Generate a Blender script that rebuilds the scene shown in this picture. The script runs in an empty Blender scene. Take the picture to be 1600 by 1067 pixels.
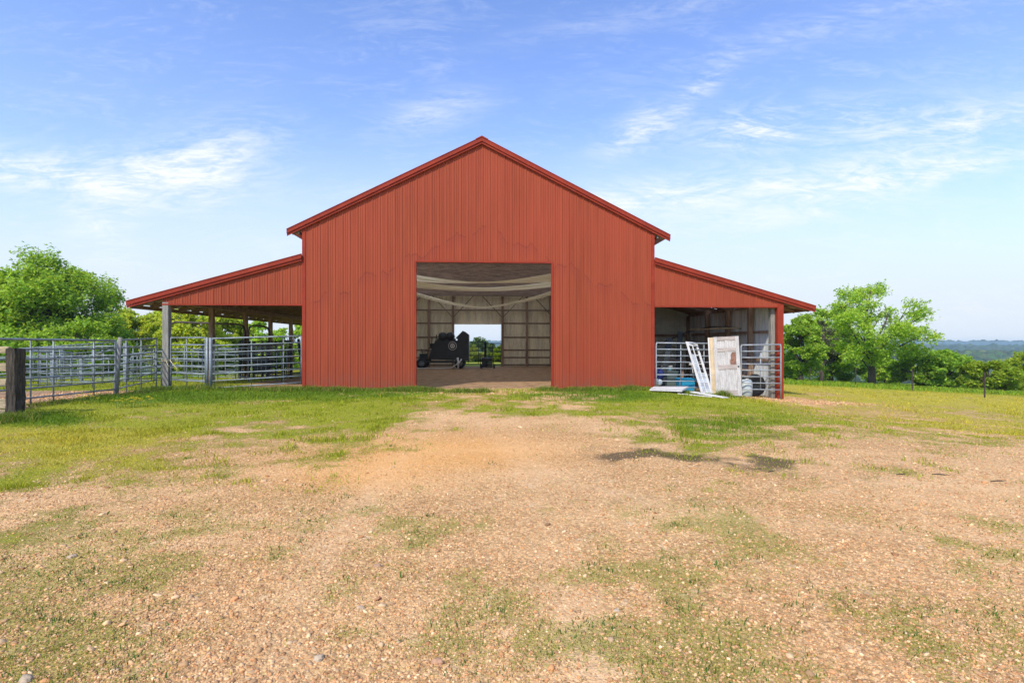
import bpy, math, random
import numpy as np
from mathutils import Vector, Matrix, noise as mnoise
R = math.radians
S = bpy.context.scene
C = S.collection

# ------------------------------------------------------------------ camera, sun, sky, exposure
EYE = 1.6; F = 800.0; HY = 537.0
cd = bpy.data.cameras.new("camera"); cam = bpy.data.objects.new("camera", cd); C.objects.link(cam)
cam.location = (0, 0, EYE); cam.rotation_euler = (R(90), 0, 0)
cd.lens = 18.0; cd.sensor_width = 36.0; cd.shift_y = 0.0022; cd.clip_start = .05; cd.clip_end = 20000
S.camera = cam
SUN_EL, SUN_AZ = R(47), math.atan2(-.50, -1.0)      # azimuth measured from +Y towards +X
sl = bpy.data.lights.new("sun", 'SUN'); so = bpy.data.objects.new("sun", sl); C.objects.link(so)
sl.energy = 3.1; sl.angle = R(0.8); sl.color = (1.0, .92, .80)
sd = Vector((math.sin(SUN_AZ)*math.cos(SUN_EL), math.cos(SUN_AZ)*math.cos(SUN_EL), math.sin(SUN_EL)))
so.rotation_euler = sd.to_track_quat('Z', 'Y').to_euler()
S.view_settings.view_transform = 'Standard'; S.view_settings.look = 'None'
S.view_settings.gamma = 1; S.view_settings.use_curve_mapping = False
S.view_settings.exposure = 0.35
S.cycles.max_bounces = 10; S.cycles.diffuse_bounces = 6; S.cycles.volume_bounces = 0
S.cycles.transparent_max_bounces = 16

class NT:
    """small node helper"""
    def __init__(s, tree): s.t = tree; s.n = tree.nodes; s.l = tree.links
    def new(s, typ, **kw):
        n = s.n.new(typ)
        for k, v in kw.items(): setattr(n, k, v)
        return n
    def put(s, sock, v):
        if isinstance(v, bpy.types.NodeSocket): s.l.new(v, sock)
        elif isinstance(v, (tuple, list)) and len(v) == 3 and sock.type == 'RGBA': sock.default_value = (*v, 1)
        else: sock.default_value = v
    def m(s, op, a, b=None, c=None, clamp=False):
        n = s.new('ShaderNodeMath', operation=op, use_clamp=clamp)
        s.put(n.inputs[0], a)
        if b is not None: s.put(n.inputs[1], b)
        if c is not None: s.put(n.inputs[2], c)
        return n.outputs[0]
    def mix(s, f, a, b, blend='MIX'):
        n = s.new('ShaderNodeMix', data_type='RGBA', blend_type=blend)
        s.put(n.inputs[0], f); s.put(n.inputs[6], a); s.put(n.inputs[7], b)
        return n.outputs[2]
    def ss(s, x, a, b, lo=0., hi=1.):
        n = s.new('ShaderNodeMapRange', interpolation_type='SMOOTHSTEP')
        s.put(n.inputs[0], x); n.inputs[1].default_value = a; n.inputs[2].default_value = b
        n.inputs[3].default_value = lo; n.inputs[4].default_value = hi
        return n.outputs[0]
    def noise(s, vec, scale, detail=4, rough=.5, dist=0., out=0):
        n = s.new('ShaderNodeTexNoise'); s.put(n.inputs['Vector'], vec)
        n.inputs['Scale'].default_value = scale; n.inputs['Detail'].default_value = detail
        n.inputs['Roughness'].default_value = rough; n.inputs['Distortion'].default_value = dist
        return n.outputs[out]
    def vor(s, vec, scale, feature='F1', rnd=1.):
        n = s.new('ShaderNodeTexVoronoi', feature=feature); s.put(n.inputs['Vector'], vec)
        n.inputs['Scale'].default_value = scale; n.inputs['Randomness'].default_value = rnd
        return n
    def comb(s, x, y, z):
        n = s.new('ShaderNodeCombineXYZ'); s.put(n.inputs[0], x); s.put(n.inputs[1], y); s.put(n.inputs[2], z)
        return n.outputs[0]
    def sep(s, v):
        n = s.new('ShaderNodeSeparateXYZ'); s.put(n.inputs[0], v); return n.outputs
    def mapping(s, v, sc=(1, 1, 1), rot=(0, 0, 0), loc=(0, 0, 0)):
        n = s.new('ShaderNodeMapping'); s.put(n.inputs[0], v)
        n.inputs['Location'].default_value = loc; n.inputs['Rotation'].default_value = rot; n.inputs['Scale'].default_value = sc
        return n.outputs[0]

W = bpy.data.worlds.new("World"); S.world = W; W.use_nodes = True
def build_world():
    t = NT(W.node_tree); t.n.clear()
    out = t.new('ShaderNodeOutputWorld'); bg = t.new('ShaderNodeBackground')
    sky = t.new('ShaderNodeTexSky', sky_type='NISHITA'); sky.sun_disc = False
    sky.sun_elevation = SUN_EL; sky.sun_rotation = SUN_AZ; sky.air_density = 1.0; sky.dust_density = .6; sky.ozone_density = 2.2
    sky.altitude = 200
    tc = t.new('ShaderNodeTexCoord'); d = t.sep(tc.outputs['Generated'])
    # sky directions as slope coordinates: a = x/y, e = z/horizontal length
    yy = t.m('MAXIMUM', t.m('ABSOLUTE', d[1]), .05)
    a = t.m('DIVIDE', d[0], yy); e = t.m('DIVIDE', d[2], yy)
    col = sky.outputs[0]
    col = t.mix(1., col, (1.86, 2.00, 2.55), 'MULTIPLY')
    # thin high veil: whiter towards the horizon
    el = t.m('MAXIMUM', d[2], 0.)
    veil = t.m('POWER', t.m('SUBTRACT', 1., el, clamp=True), 4.6)
    P = t.comb(a, t.m('MULTIPLY', e, 3.2), .3)
    vn = t.noise(P, 1.5, 5, .55, .4)
    veil = t.m('MULTIPLY', veil, t.ss(vn, .25, .75, .72, 1.12), clamp=True)
    lo = t.ss(e, .05, .50, .97, 0.)
    veil = t.m('MAXIMUM', t.m('MULTIPLY', veil, .97), lo)
    col = t.mix(veil, col, (6.5, 7.15, 8.0))
    # wisps: list of centre a, centre e, half sizes, tilt, strength
    W_ = [(-.76, .32, .27, .055, -.05, 1.0), (-.60, .36, .16, .07, .35, .9), (-.80, .21, .09, .06, -1.0, .8), (-1.0, .35, .16, .04, -.2, .8),
          (-.16, .45, .12, .04, .3, .5), (-.25, .28, .09, .025, .1, .6), (-.42, .20, .12, .02, 0, .35),
          (.25, .42, .09, .035, .55, .95), (.37, .50, .07, .025, .8, .75), (.60, .43, .28, .045, .10, .95), (.47, .42, .06, .04, .3, .8),
          (.42, .30, .30, .04, .12, .9), (.70, .31, .26, .04, .22, .95), (.92, .43, .22, .04, .2, .9), (.95, .36, .25, .03, .1, .5),
          (.15, .27, .22, .035, .15, .6), (.62, .62, .50, .035, .25, .35), (.25, .64, .3, .03, .2, .3), (.5, .24, .6, .02, .08, .35)]
    tot = None
    for (ca, ce, ra, re, tl, st) in W_:
        da = t.m('SUBTRACT', a, ca); de = t.m('SUBTRACT', e, ce)
        c_, s_ = math.cos(tl), math.sin(tl)
        u = t.m('DIVIDE', t.m('ADD', t.m('MULTIPLY', da, c_), t.m('MULTIPLY', de, s_)), ra)
        v = t.m('DIVIDE', t.m('SUBTRACT', t.m('MULTIPLY', de, c_), t.m('MULTIPLY', da, s_)), re)
        q = t.m('ADD', t.m('MULTIPLY', u, u), t.m('MULTIPLY', v, v))
        g = t.m('MULTIPLY', t.m('EXPONENT', t.m('MULTIPLY', q, -1.1)), st)
        tot = g if tot is None else t.m('ADD', tot, g)
    Pw = t.mapping(t.comb(a, e, .7), sc=(3.0, 11., 1.), rot=(0, 0, R(-14)))
    w1 = t.noise(Pw, 1.5, 10, .64, 1.3)
    Pf = t.mapping(t.comb(a, e, .2), sc=(9., 42., 1.), rot=(0, 0, R(-22)))
    w2 = t.noise(Pf, 1.1, 8, .66, 2.2)
    fib = t.m('ADD', t.m('MULTIPLY', w1, .60), t.m('MULTIPLY', w2, .40))
    cover = t.m('MULTIPLY', tot, t.ss(fib, .36, .70, .0, 1.5))
    cover = t.m('MULTIPLY', cover, .70, clamp=True)
    faint = t.m('MULTIPLY', t.ss(fib, .45, .75), t.ss(e, .1, .45, .30, .22))
    cover = t.m('MAXIMUM', cover, faint)
    cover = t.m('MULTIPLY', cover, t.ss(d[1], -.1, .1, .35, 1.))
    col = t.mix(cover, col, (8.2, 8.6, 9.1))
    t.put(bg.inputs[0], col); bg.inputs[1].default_value = .095
    t.l.new(bg.outputs[0], out.inputs[0])
build_world()

# ------------------------------------------------------------------ helpers
random.seed(7); RNG = np.random.default_rng(11)
def tag(o, label=None, cat=None, group=None, kind=None):
    if label: o['label'] = label
    if cat: o['category'] = cat
    if group: o['group'] = group
    if kind: o['kind'] = kind
    return o
def empty(name, loc=(0, 0, 0), rz=0, label=None, cat=None, group=None):
    o = bpy.data.objects.new(name, None); C.objects.link(o); o.location = loc; o.rotation_euler = (0, 0, rz)
    o.empty_display_size = .2
    return tag(o, label, cat, group)
class MB:
    def __init__(s): s.v = []; s.f = []; s.mi = []; s.sm = []
    def quad(s, *p, m=0):
        i = len(s.v); s.v += [tuple(q) for q in p]; s.f.append(tuple(range(i, i+len(p)))); s.mi.append(m); s.sm.append(False)
    def box(s, x0, x1, y0, y1, z0, z1, m=0, M=None):
        i = len(s.v)
        P = [(x, y, z) for z in (z0, z1) for (x, y) in ((x0, y0), (x1, y0), (x1, y1), (x0, y1))]
        if M is not None: P = [tuple(M @ Vector(p)) for p in P]
        s.v += P
        for f in ((0, 3, 2, 1), (4, 5, 6, 7), (0, 1, 5, 4), (1, 2, 6, 5), (2, 3, 7, 6), (3, 0, 4, 7)):
            s.f.append(tuple(i+k for k in f)); s.mi.append(m); s.sm.append(False)
        return s
    def bar(s, a, b, w, h, m=0, up=(0, 0, 1)):
        """rectangular bar from a to b, width w across, height h along up"""
        a = Vector(a); b = Vector(b); d = (b-a); L = d.length; d.normalize(); up = Vector(up)
        x = d.cross(up)
        if x.length < 1e-4: x = Vector((1, 0, 0))
        x.normalize(); z = x.cross(d)
        M = Matrix((x, d, z)).transposed().to_4x4(); M.translation = a
        return s.box(-w/2, w/2, 0, L, -h/2, h/2, m, M)
    def tube(s, pts, r, n=8, m=0, cap=True):
        pts = [Vector(p) for p in pts]; rr = r if isinstance(r, (list, tuple)) else [r]*len(pts)
        i0 = len(s.v); ref = None
        for k, p in enumerate(pts):
            d = (pts[min(k+1, len(pts)-1)] - pts[max(k-1, 0)]).normalized()
            if ref is None:
                ref = d.orthogonal().normalized()
            ref = (ref - d*ref.dot(d)).normalized(); b = d.cross(ref)
            for j in range(n):
                t = 2*math.pi*j/n; s.v.append(tuple(p + (ref*math.cos(t)+b*math.sin(t))*rr[k]))
        for k in range(len(pts)-1):
            for j in range(n):
                a = i0+k*n+j; b2 = i0+k*n+(j+1) % n
                s.f.append((a, b2, b2+n, a+n)); s.mi.append(m); s.sm.append(True)
        if cap:
            s.f.append(tuple(i0+j for j in reversed(range(n)))); s.mi.append(m); s.sm.append(False)
            e = i0+(len(pts)-1)*n; s.f.append(tuple(e+j for j in range(n))); s.mi.append(m); s.sm.append(False)
        return s
    def lathe(s, prof, c=(0, 0, 0), axis='Z', n=20, m=0):
        i0 = len(s.v)
        for (r, h) in prof:
            for j in range(n):
                t = 2*math.pi*j/n; p = (r*math.cos(t), r*math.sin(t), h)
                if axis == 'X': p = (p[2], p[0], p[1])
                if axis == 'Y': p = (p[0], p[2], p[1])
                s.v.append((p[0]+c[0], p[1]+c[1], p[2]+c[2]))
        for k in range(len(prof)-1):
            for j in range(n):
                a = i0+k*n+j; b = i0+k*n+(j+1) % n
                s.f.append((a, b, b+n, a+n) if axis != 'Y' else (b, a, a+n, b+n)); s.mi.append(m); s.sm.append(True)
        return s
    def build(s, name, mats, parent=None, bevel=0, loc=None, dx=None):
        me = bpy.data.meshes.new(name); me.from_pydata(s.v, [], s.f); me.update()
        mats = mats if isinstance(mats, (list, tuple)) else [mats]
        for mt in mats: me.materials.append(mt)
        me.polygons.foreach_set('material_index', s.mi); me.polygons.foreach_set('use_smooth', s.sm)
        o = bpy.data.objects.new(name, me); C.objects.link(o)
        if parent: o.parent = parent
        if loc: o.location = loc
        if bevel:
            b = o.modifiers.new('bevel', 'BEVEL'); b.width = bevel; b.segments = 2; b.limit_method = 'ANGLE'
        return o
def npmesh(name, V, FQ, mat, col=None, smooth=False, parent=None):
    """V (n,3); FQ (m,k) int faces; col (n,3) point colours"""
    me = bpy.data.meshes.new(name); n = len(V); m, k = FQ.shape
    me.vertices.add(n); me.vertices.foreach_set('co', V.astype(np.float32).ravel())
    me.loops.add(m*k); me.loops.foreach_set('vertex_index', FQ.astype(np.int32).ravel())
    me.polygons.add(m); me.polygons.foreach_set('loop_start', np.arange(0, m*k, k, dtype=np.int32))
    me.polygons.foreach_set('loop_total', np.full(m, k, dtype=np.int32))
    if smooth: me.polygons.foreach_set('use_smooth', np.ones(m, dtype=bool))
    me.update(calc_edges=True)
    for nm, cc in ({} if col is None else (col if isinstance(col, dict) else {'tint': col})).items():
        at = me.attributes.new(nm, 'FLOAT_COLOR', 'POINT')
        at.data.foreach_set('color', np.concatenate([cc, np.ones((n, 1))], 1).astype(np.float32).ravel())
    me.materials.append(mat)
    o = bpy.data.objects.new(name, me); C.objects.link(o)
    if parent: o.parent = parent
    return o
def mat(name, fn):
    m = bpy.data.materials.new(name); m.use_nodes = True; t = NT(m.node_tree); t.n.clear()
    out = t.new('ShaderNodeOutputMaterial'); fn(t, out); return m
def pbr(name, base, rough=.6, metal=0., var=.12, vscale=3., bump=0., bscale=30., stretch=(1, 1, 1), dirt=None, spec=.5):
    def fn(t, out):
        b = t.new('ShaderNodeBsdfPrincipled'); tc = t.new('ShaderNodeTexCoord').outputs['Object']
        v = t.mapping(tc, sc=stretch)
        n1 = t.noise(v, vscale, 6, .6); n2 = t.noise(v, vscale*7, 3, .6)
        f = t.m('ADD', t.m('MULTIPLY', n1, .6), t.m('MULTIPLY', n2, .4))
        dk = tuple(c*(1-var*1.6) for c in base); lt = tuple(min(1, c*(1+var*1.3)) for c in base)
        col = t.mix(t.ss(f, .35, .65), dk, lt)
        if dirt: col = t.mix(t.ss(t.noise(v, vscale*1.7, 7, .7), .52, .72, 0, dirt[1]), col, dirt[0])
        t.put(b.inputs['Base Color'], col); b.inputs['Metallic'].default_value = metal
        t.put(b.inputs['Roughness'], t.ss(n2, .3, .7, max(0, rough-.08), min(1, rough+.08)))
        b.inputs['Specular IOR Level'].default_value = spec
        if bump:
            bn = t.new('ShaderNodeBump'); bn.inputs['Strength'].default_value = bump; bn.inputs['Distance'].default_value = .01
            t.put(bn.inputs['Height'], t.noise(v, bscale, 5, .6)); t.l.new(bn.outputs[0], b.inputs['Normal'])
        t.l.new(b.outputs[0], out.inputs[0])
    return mat(name, fn)

# value noise for layout work
def _h(ix, iy, seed):
    n = (ix.astype(np.int64)*374761393 + iy.astype(np.int64)*668265263 + seed*1442695041) & 0xffffffff
    n = ((n ^ (n >> 13))*1274126177) & 0xffffffff
    return ((n ^ (n >> 16)) & 0xffff)/65535.
def vnoise(x, y, seed=0):
    ix = np.floor(x); iy = np.floor(y); fx = x-ix; fy = y-iy; fx = fx*fx*(3-2*fx); fy = fy*fy*(3-2*fy)
    a = _h(ix, iy, seed); b = _h(ix+1, iy, seed); c = _h(ix, iy+1, seed); d = _h(ix+1, iy+1, seed)
    return (a*(1-fx)+b*fx)*(1-fy)+(c*(1-fx)+d*fx)*fy
def fbm(x, y, o=4, seed=0):
    s = 0; a = .5; t = 0
    for k in range(o): s = s+a*vnoise(x*2**k+k*17.3, y*2**k-k*9.1, seed+k); t += a; a *= .55
    return s/t
def sst(x, a, b):
    t = np.clip((x-a)/(b-a), 0, 1); return t*t*(3-2*t)
def splus(x, k=1.): return np.logaddexp(0, x/k)*k

BX, BY, TH = -1.055, 17.95, math.asin(.0596)          # barn: foot of the ridge line on the front wall
cT, sT = math.cos(TH), math.sin(TH)
def L(s, t, z=0): return (BX+s*cT-t*sT, BY+s*sT+t*cT, z)
def inv(x, y): return (x-BX)*cT+(y-BY)*sT, -(x-BX)*sT+(y-BY)*cT

def gz(x, y):
    x = np.asarray(x, float); y = np.asarray(y, float)
    near = sst(y, 5, 15)
    r = (.10*(splus(x-5.2, .5)-splus(x-9.2, .8)) + .050*splus(x-9.8, 1.))*near
    z = -r
    z = z + .10*sst(-x, 6, 11.5)*sst(y, 8, 15)*(1-sst(y, 18, 26))
    z = z - .050*splus(y-20, 2.)*sst(-x, 12.5, 20)
    z = z - .030*splus(y-27, 2.)*sst(x, 9, 18)
    z = z - .03*splus(y-42, 2.)*(1-sst(np.abs(x), 10, 20))
    z = np.maximum(z, -14) if False else z
    z = np.clip(z, -3.9+.0*y, 99)
    z = z - .10*splus(y-75, 6.)
    z = -60*np.tanh(-z/60*(z < 0)) + z*(z >= 0)
    far = sst(y, 250, 700)
    # distant ridges
    r1 = 34*np.exp(-((y-900-120*np.sin(x/420.))/170)**2) + 5*(fbm(x/160, y/160, 3, 5)-.5)
    r2 = 44*np.exp(-((y-1750-200*np.sin(x/800.+1))/330)**2)*(.86+.2*fbm(x/500, y/500, 2, 9))
    r3 = 74*sst(y, 2700, 3900)*(.80+.12*fbm(x/1100+3, y/4000, 3, 2))
    z = z + far*(r1+r2+r3)
    z = z + (.05*(fbm(x/3.1, y/3.1, 3, 21)-.5) + .022*(fbm(x/.6, y/.6, 2, 23)-.5))*sst(y, -4, 3)
    return z
def G(x, y): return float(gz(np.array([x]), np.array([y]))[0])
def at(px, D, z=None): x = (px-800)*D/F; return (x, D, G(x, D) if z is None else z)
def atp(px, py, D): return ((px-800)*D/F, D, EYE+(HY-py)*D/F)

# ------------------------------------------------------------------ ground layout masks (world positions)
LB = np.array([(-900, 860), (-200, 800), (0, 800), (110, 775), (170, 752), (230, 742), (290, 708), (400, 692), (540, 684), (600, 660), (690, 640), (760, 630),
               (900, 631), (950, 646), (1000, 668), (1100, 688), (1200, 690), (1290, 686), (1330, 672), (1420, 668), (1600, 674), (2600, 690)], float)
SP = [(120, 840, 190, 60, .6), (40, 960, 230, 130, .75), (330, 905, 140, 45, .45), (335, 728, 95, 14, .7), (230, 765, 110, 20, .5), (380, 718, 60, 9, .5),
      (440, 880, 90, 26, .45), (690, 830, 140, 48, .6), (900, 905, 150, 60, .35), (1120, 890, 190, 90, .62), (1130, 1010, 220, 60, .55), (1545, 850, 90, 60, .75),
      (1480, 1000, 140, 60, .35), (560, 1020, 160, 50, .25), (1160, 760, 300, 10, .3), (1400, 735, 90, 7, .5), (1310, 745, 60, 6, .4), (1060, 668, 120, 18, .5), (760, 1000, 200, 50, .3), (60, 720, 150, 25, .3)]
TRK = [[(730, 640), (770, 680), (860, 740), (1060, 800), (1400, 838), (2100, 850)], [(880, 640), (960, 680), (1090, 715), (1350, 752), (1700, 768), (2200, 775)],
       [(700, 640), (640, 700), (560, 790), (470, 920), (400, 1100)], [(800, 640), (810, 700), (840, 800), (900, 960), (960, 1120)]]
def blob(u, v, cu, cv, ru, rv): return np.exp(-(((u-cu)/ru)**2+((v-cv)/rv)**2))
def masks(x, y):
    z = gz(x, y); yy = np.maximum(y, 1.2)
    u = 800+F*x/yy; v = HY+F*(EYE-z)/yy
    n1 = fbm(x/1.3, y/1.3, 4, 31)-.5; n2 = fbm(x/.35, y/.35, 3, 37)-.5; n3 = fbm(x/4., y/4., 3, 41)-.5
    edge = np.interp(u, LB[:, 0], LB[:, 1])
    w = 20+ (edge-600)*.42
    lawn = sst(-(v-edge)/w + n1*2.4 + n2*2.6, -1.4, 1.5)
    sp = np.zeros_like(x)
    for (cu, cv, ru, rv, a) in SP: sp = np.maximum(sp, a*blob(u, v, cu, cv, ru, rv))
    sp = sp + .17*sst(v, 740, 900)*sst(-x, -9, 3) + .09*sst(v, 720, 860)
    sparse = np.clip(sst(sp*.9 + n1*1.2 + n2*2.6 + .05, .0, 1.15), 0, 1)*np.clip(sp*2.2+.03, 0, 1)
    s, t = inv(x, y)
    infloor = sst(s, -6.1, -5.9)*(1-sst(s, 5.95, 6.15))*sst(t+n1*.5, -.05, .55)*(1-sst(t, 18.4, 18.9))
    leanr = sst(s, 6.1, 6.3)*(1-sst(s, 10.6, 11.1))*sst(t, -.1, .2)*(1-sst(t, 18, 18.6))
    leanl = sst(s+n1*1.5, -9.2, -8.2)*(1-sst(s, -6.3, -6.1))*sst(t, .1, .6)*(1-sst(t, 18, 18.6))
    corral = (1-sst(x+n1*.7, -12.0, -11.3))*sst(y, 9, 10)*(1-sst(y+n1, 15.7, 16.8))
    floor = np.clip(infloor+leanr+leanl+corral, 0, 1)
    pinkp = np.clip(blob(u, v, 1268, 625, 52, 11)*1.7 + blob(u, v, 1350, 645, 110, 8)*.9 + blob(u, v, 740, 612, 60, 6)*.9, 0, 1)*sst(n2+n1, -.25, .2)
    lawn = lawn*(1-pinkp)*(1-floor)
    dry = np.clip(sst(x, 6, 12)*(1-sst(y, 27, 34))*.85 + .75*blob(u, v, 60, 700, 300, 45)+.35*blob(u, v, 500, 655, 250, 18) + .8*n3 + .5*n1, 0, 1)
    green = np.clip(blob(u, v, 240, 620, 260, 12)+blob(u, v, 60, 655, 90, 12)+blob(u, v, 560, 611, 130, 9)*1.1+blob(u, v, 930, 618, 110, 9)*1.2+blob(u, v, 1130, 665, 150, 22)*.6
                    + sst(y, 30, 36)*sst(np.abs(x), 5, 8)+ n1*.6, 0, 1)
    dark_patch = np.clip((blob(u, v, 980, 709, 58, 13)+blob(u, v, 1200, 723, 88, 11)+.8*blob(u, v, 1100, 717, 100, 6)+.5*blob(u, v, 1220, 683, 80, 5)+.35*blob(u, v, 1300, 745, 120, 5)+.25*blob(u, v, 850, 780, 260, 7))
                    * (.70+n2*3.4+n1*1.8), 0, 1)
    orange = np.clip(blob(u, v, 690, 706, 180, 28)*1.2+blob(u, v, 560, 745, 130, 24)*.8+n3*.35, 0, 1)
    forest = sst(y, 95, 140)
    track = np.zeros_like(x)
    for pl in TRK:
        q = np.array([((a-800)*F*EYE/(b-HY)/F, F*EYE/(b-HY)) for a, b in pl]); d = np.full_like(x, 9.)
        for (ax, ay), (bx, by) in zip(q[:-1], q[1:]):
            L2 = (bx-ax)**2+(by-ay)**2; tt = np.clip(((x-ax)*(bx-ax)+(y-ay)*(by-ay))/L2, 0, 1); d = np.minimum(d, np.hypot(x-ax-tt*(bx-ax), y-ay-tt*(by-ay)))
        track = np.maximum(track, np.exp(-(d/(.20+.05*n1))**2))
    track = np.clip(track*(.55+n1*1.5), 0, 1)*(1-lawn)*(1-floor)
    return dict(lawn=lawn, sparse=sparse*(1-lawn)*(1-floor), dry=dry*(1-green*.7), green=green, dark_patch=dark_patch, orange=orange, floor=floor, forest=forest, track=track, u=u, v=v)

def axis_pts(lo, hi, step, grow, far_lo, far_hi):
    a = list(np.arange(lo, hi+1e-6, step)); d = step
    while a[-1] < far_hi: d *= grow; a.append(a[-1]+d)
    d = step; b = []
    c = lo
    while c > far_lo: d *= grow; c -= d; b.append(c)
    return np.array(b[::-1]+a)
def build_ground():
    xs = axis_pts(-15, 17, .11, 1.07, -6500, 6500); ys = axis_pts(1.5, 26, .11, 1.035, -60, 6000)
    X, Y = np.meshgrid(xs, ys); x = X.ravel(); y = Y.ravel(); z = gz(x, y)
    k = masks(x, y); nx, ny = len(xs), len(ys)
    i = np.arange((ny-1)*nx).reshape(ny-1, nx)[:, :-1].ravel()
    Fq = np.stack([i, i+1, i+1+nx, i+nx], 1)
    cols = {'mA': np.stack([k['lawn'], k['sparse'], k['dry']], 1), 'mB': np.stack([k['dark_patch'], k['orange'], k['floor']], 1),
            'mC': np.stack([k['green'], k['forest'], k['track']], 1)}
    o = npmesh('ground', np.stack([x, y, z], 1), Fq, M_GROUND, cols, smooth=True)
    return tag(o, kind='structure')
def f_ground(t, out):
    b = t.new('ShaderNodeBsdfPrincipled'); b.inputs['Roughness'].default_value = .95; b.inputs['Specular IOR Level'].default_value = .15
    P = t.new('ShaderNodeNewGeometry').outputs['Position']
    def at_(nm): return t.sep(t.new('ShaderNodeAttribute', attribute_name=nm).outputs['Color'])
    A = at_('mA'); B = at_('mB'); K = at_('mC')
    Pw = t.mapping(P, sc=(1, 1, .4))
    v1 = t.vor(Pw, 34); v2 = t.vor(Pw, 75); v3 = t.vor(Pw, 13)
    c1 = t.sep(v1.outputs['Color']); c2 = t.sep(v2.outputs['Color']); c3 = t.sep(v3.outputs['Color'])
    # loose crushed stone: pink-tan soil with paler and darker chips
    soil = t.mix(t.ss(t.noise(P, 1.1, 5, .6), .35, .65), (.60, .35, .13), (.68, .435, .18))
    soil = t.mix(t.ss(t.noise(P, .28, 4, .6), .4, .62), soil, (.62, .38, .15))
    soil = t.mix(B[1], soil, (.74, .38, .11))
    chip = t.mix(c1[0], (.25, .145, .065), (.92, .66, .36))
    col = t.mix(t.ss(c1[1], .25, .6, .25, .80), soil, chip)
    chip = t.mix(t.m('MULTIPLY', B[1], .5), chip, (.66, .37, .15))
    chip2 = t.mix(c2[0], (.34, .20, .095), (.88, .62, .34))
    col = t.mix(t.ss(c2[1], .5, .7, .1, .65), col, chip2)
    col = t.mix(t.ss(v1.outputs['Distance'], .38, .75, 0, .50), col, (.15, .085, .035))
    big = t.noise(t.mapping(P, sc=(.5, 1.1, 1)), .55, 5, .62)
    col = t.mix(t.ss(big, .42, .62, 0, .40), col, (.80, .56, .31))
    col = t.mix(t.ss(big, .46, .34, 0, .30), col, (.48, .30, .14))
    col = t.mix(t.m('MULTIPLY', K[2], .75), col, t.mix(t.ss(t.noise(P, 7, 5, .7), .35, .65), (.60, .40, .22), (.80, .57, .34)))
    col = t.mix(t.ss(c3[1], .95, .99, 0, .35), col, (.70, .56, .38))
    col = t.mix(t.m('MULTIPLY', B[1], .45), col, (.80, .42, .12))
    col = t.mix(1., col, (1.08, 1.0, .88), 'MULTIPLY')
    # sparse weeds between the stones
    gn = t.noise(P, 9, 6, .72); gn2 = t.noise(P, 42, 4, .7)
    spf = t.ss(t.m('ADD', t.m('MULTIPLY', A[1], .55), t.m('ADD', t.m('MULTIPLY', gn, 1.1), t.m('MULTIPLY', gn2, 1.3))), 1.32, 1.62)
    weed = t.mix(t.ss(gn2, .35, .65), (.16, .155, .03), (.44, .37, .085))
    col = t.mix(t.m('MULTIPLY', spf, .70), col, weed)
    # lawn
    ln = t.noise(t.mapping(P, sc=(1, 1.6, 1)), 5, 6, .7); ln2 = t.noise(P, 55, 4, .75); ln3 = t.noise(P, .8, 4, .6)
    yel = t.mix(t.ss(ln2, .3, .7), (.34, .28, .03), (.64, .52, .08))
    grn = t.mix(t.ss(ln2, .3, .7), (.085, .17, .012), (.24, .36, .03))
    mid = t.mix(t.ss(ln2, .3, .7), (.21, .23, .015), (.47, .47, .045))
    lawn = t.mix(t.ss(t.m('ADD', A[2], t.m('MULTIPLY', t.m('SUBTRACT', ln, .5), 1.2)), .2, .75), mid, yel)
    lawn = t.mix(t.ss(t.m('ADD', K[0], t.m('MULTIPLY', t.m('SUBTRACT', ln, .5), 1.1)), .25, .7), lawn, grn)
    lawn = t.mix(t.ss(ln3, .50, .66, 0, .3), lawn, grn)
    lf = t.ss(t.m('ADD', A[0], t.m('MULTIPLY', t.m('SUBTRACT', t.m('ADD', t.m('MULTIPLY', ln, .45), t.m('MULTIPLY', ln2, .55)), .5), 1.9)), .22, .78)
    col = t.mix(lf, col, lawn)
    # darker ground patches
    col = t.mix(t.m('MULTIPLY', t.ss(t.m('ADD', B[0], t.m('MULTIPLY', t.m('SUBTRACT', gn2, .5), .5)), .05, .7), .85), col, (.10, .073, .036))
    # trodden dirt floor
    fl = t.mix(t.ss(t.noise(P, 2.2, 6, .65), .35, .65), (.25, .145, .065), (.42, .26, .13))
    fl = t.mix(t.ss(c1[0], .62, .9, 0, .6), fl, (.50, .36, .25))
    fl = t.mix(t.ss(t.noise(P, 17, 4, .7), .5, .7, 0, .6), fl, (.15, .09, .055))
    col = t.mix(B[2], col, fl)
    # far wood, read as a mass
    fo = t.mix(t.ss(t.noise(P, .035, 6, .7), .38, .62), (.035, .06, .014), (.09, .14, .03))
    col = t.mix(K[1], col, fo)
    t.put(b.inputs['Base Color'], col)
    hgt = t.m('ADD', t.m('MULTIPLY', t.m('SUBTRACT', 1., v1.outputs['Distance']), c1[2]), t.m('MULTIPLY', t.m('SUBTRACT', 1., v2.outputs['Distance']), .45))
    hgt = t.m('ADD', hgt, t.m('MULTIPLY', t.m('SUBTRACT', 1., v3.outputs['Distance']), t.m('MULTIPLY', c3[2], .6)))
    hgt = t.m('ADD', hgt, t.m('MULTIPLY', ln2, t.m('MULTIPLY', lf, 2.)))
    bn = t.new('ShaderNodeBump'); bn.inputs['Strength'].default_value = .8; bn.inputs['Distance'].default_value = .014
    t.put(bn.inputs['Height'], hgt); t.l.new(bn.outputs[0], b.inputs['Normal'])
    t.l.new(b.outputs[0], out.inputs[0])
M_GROUND = mat('ground_cover', f_ground)
build_ground()

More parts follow.
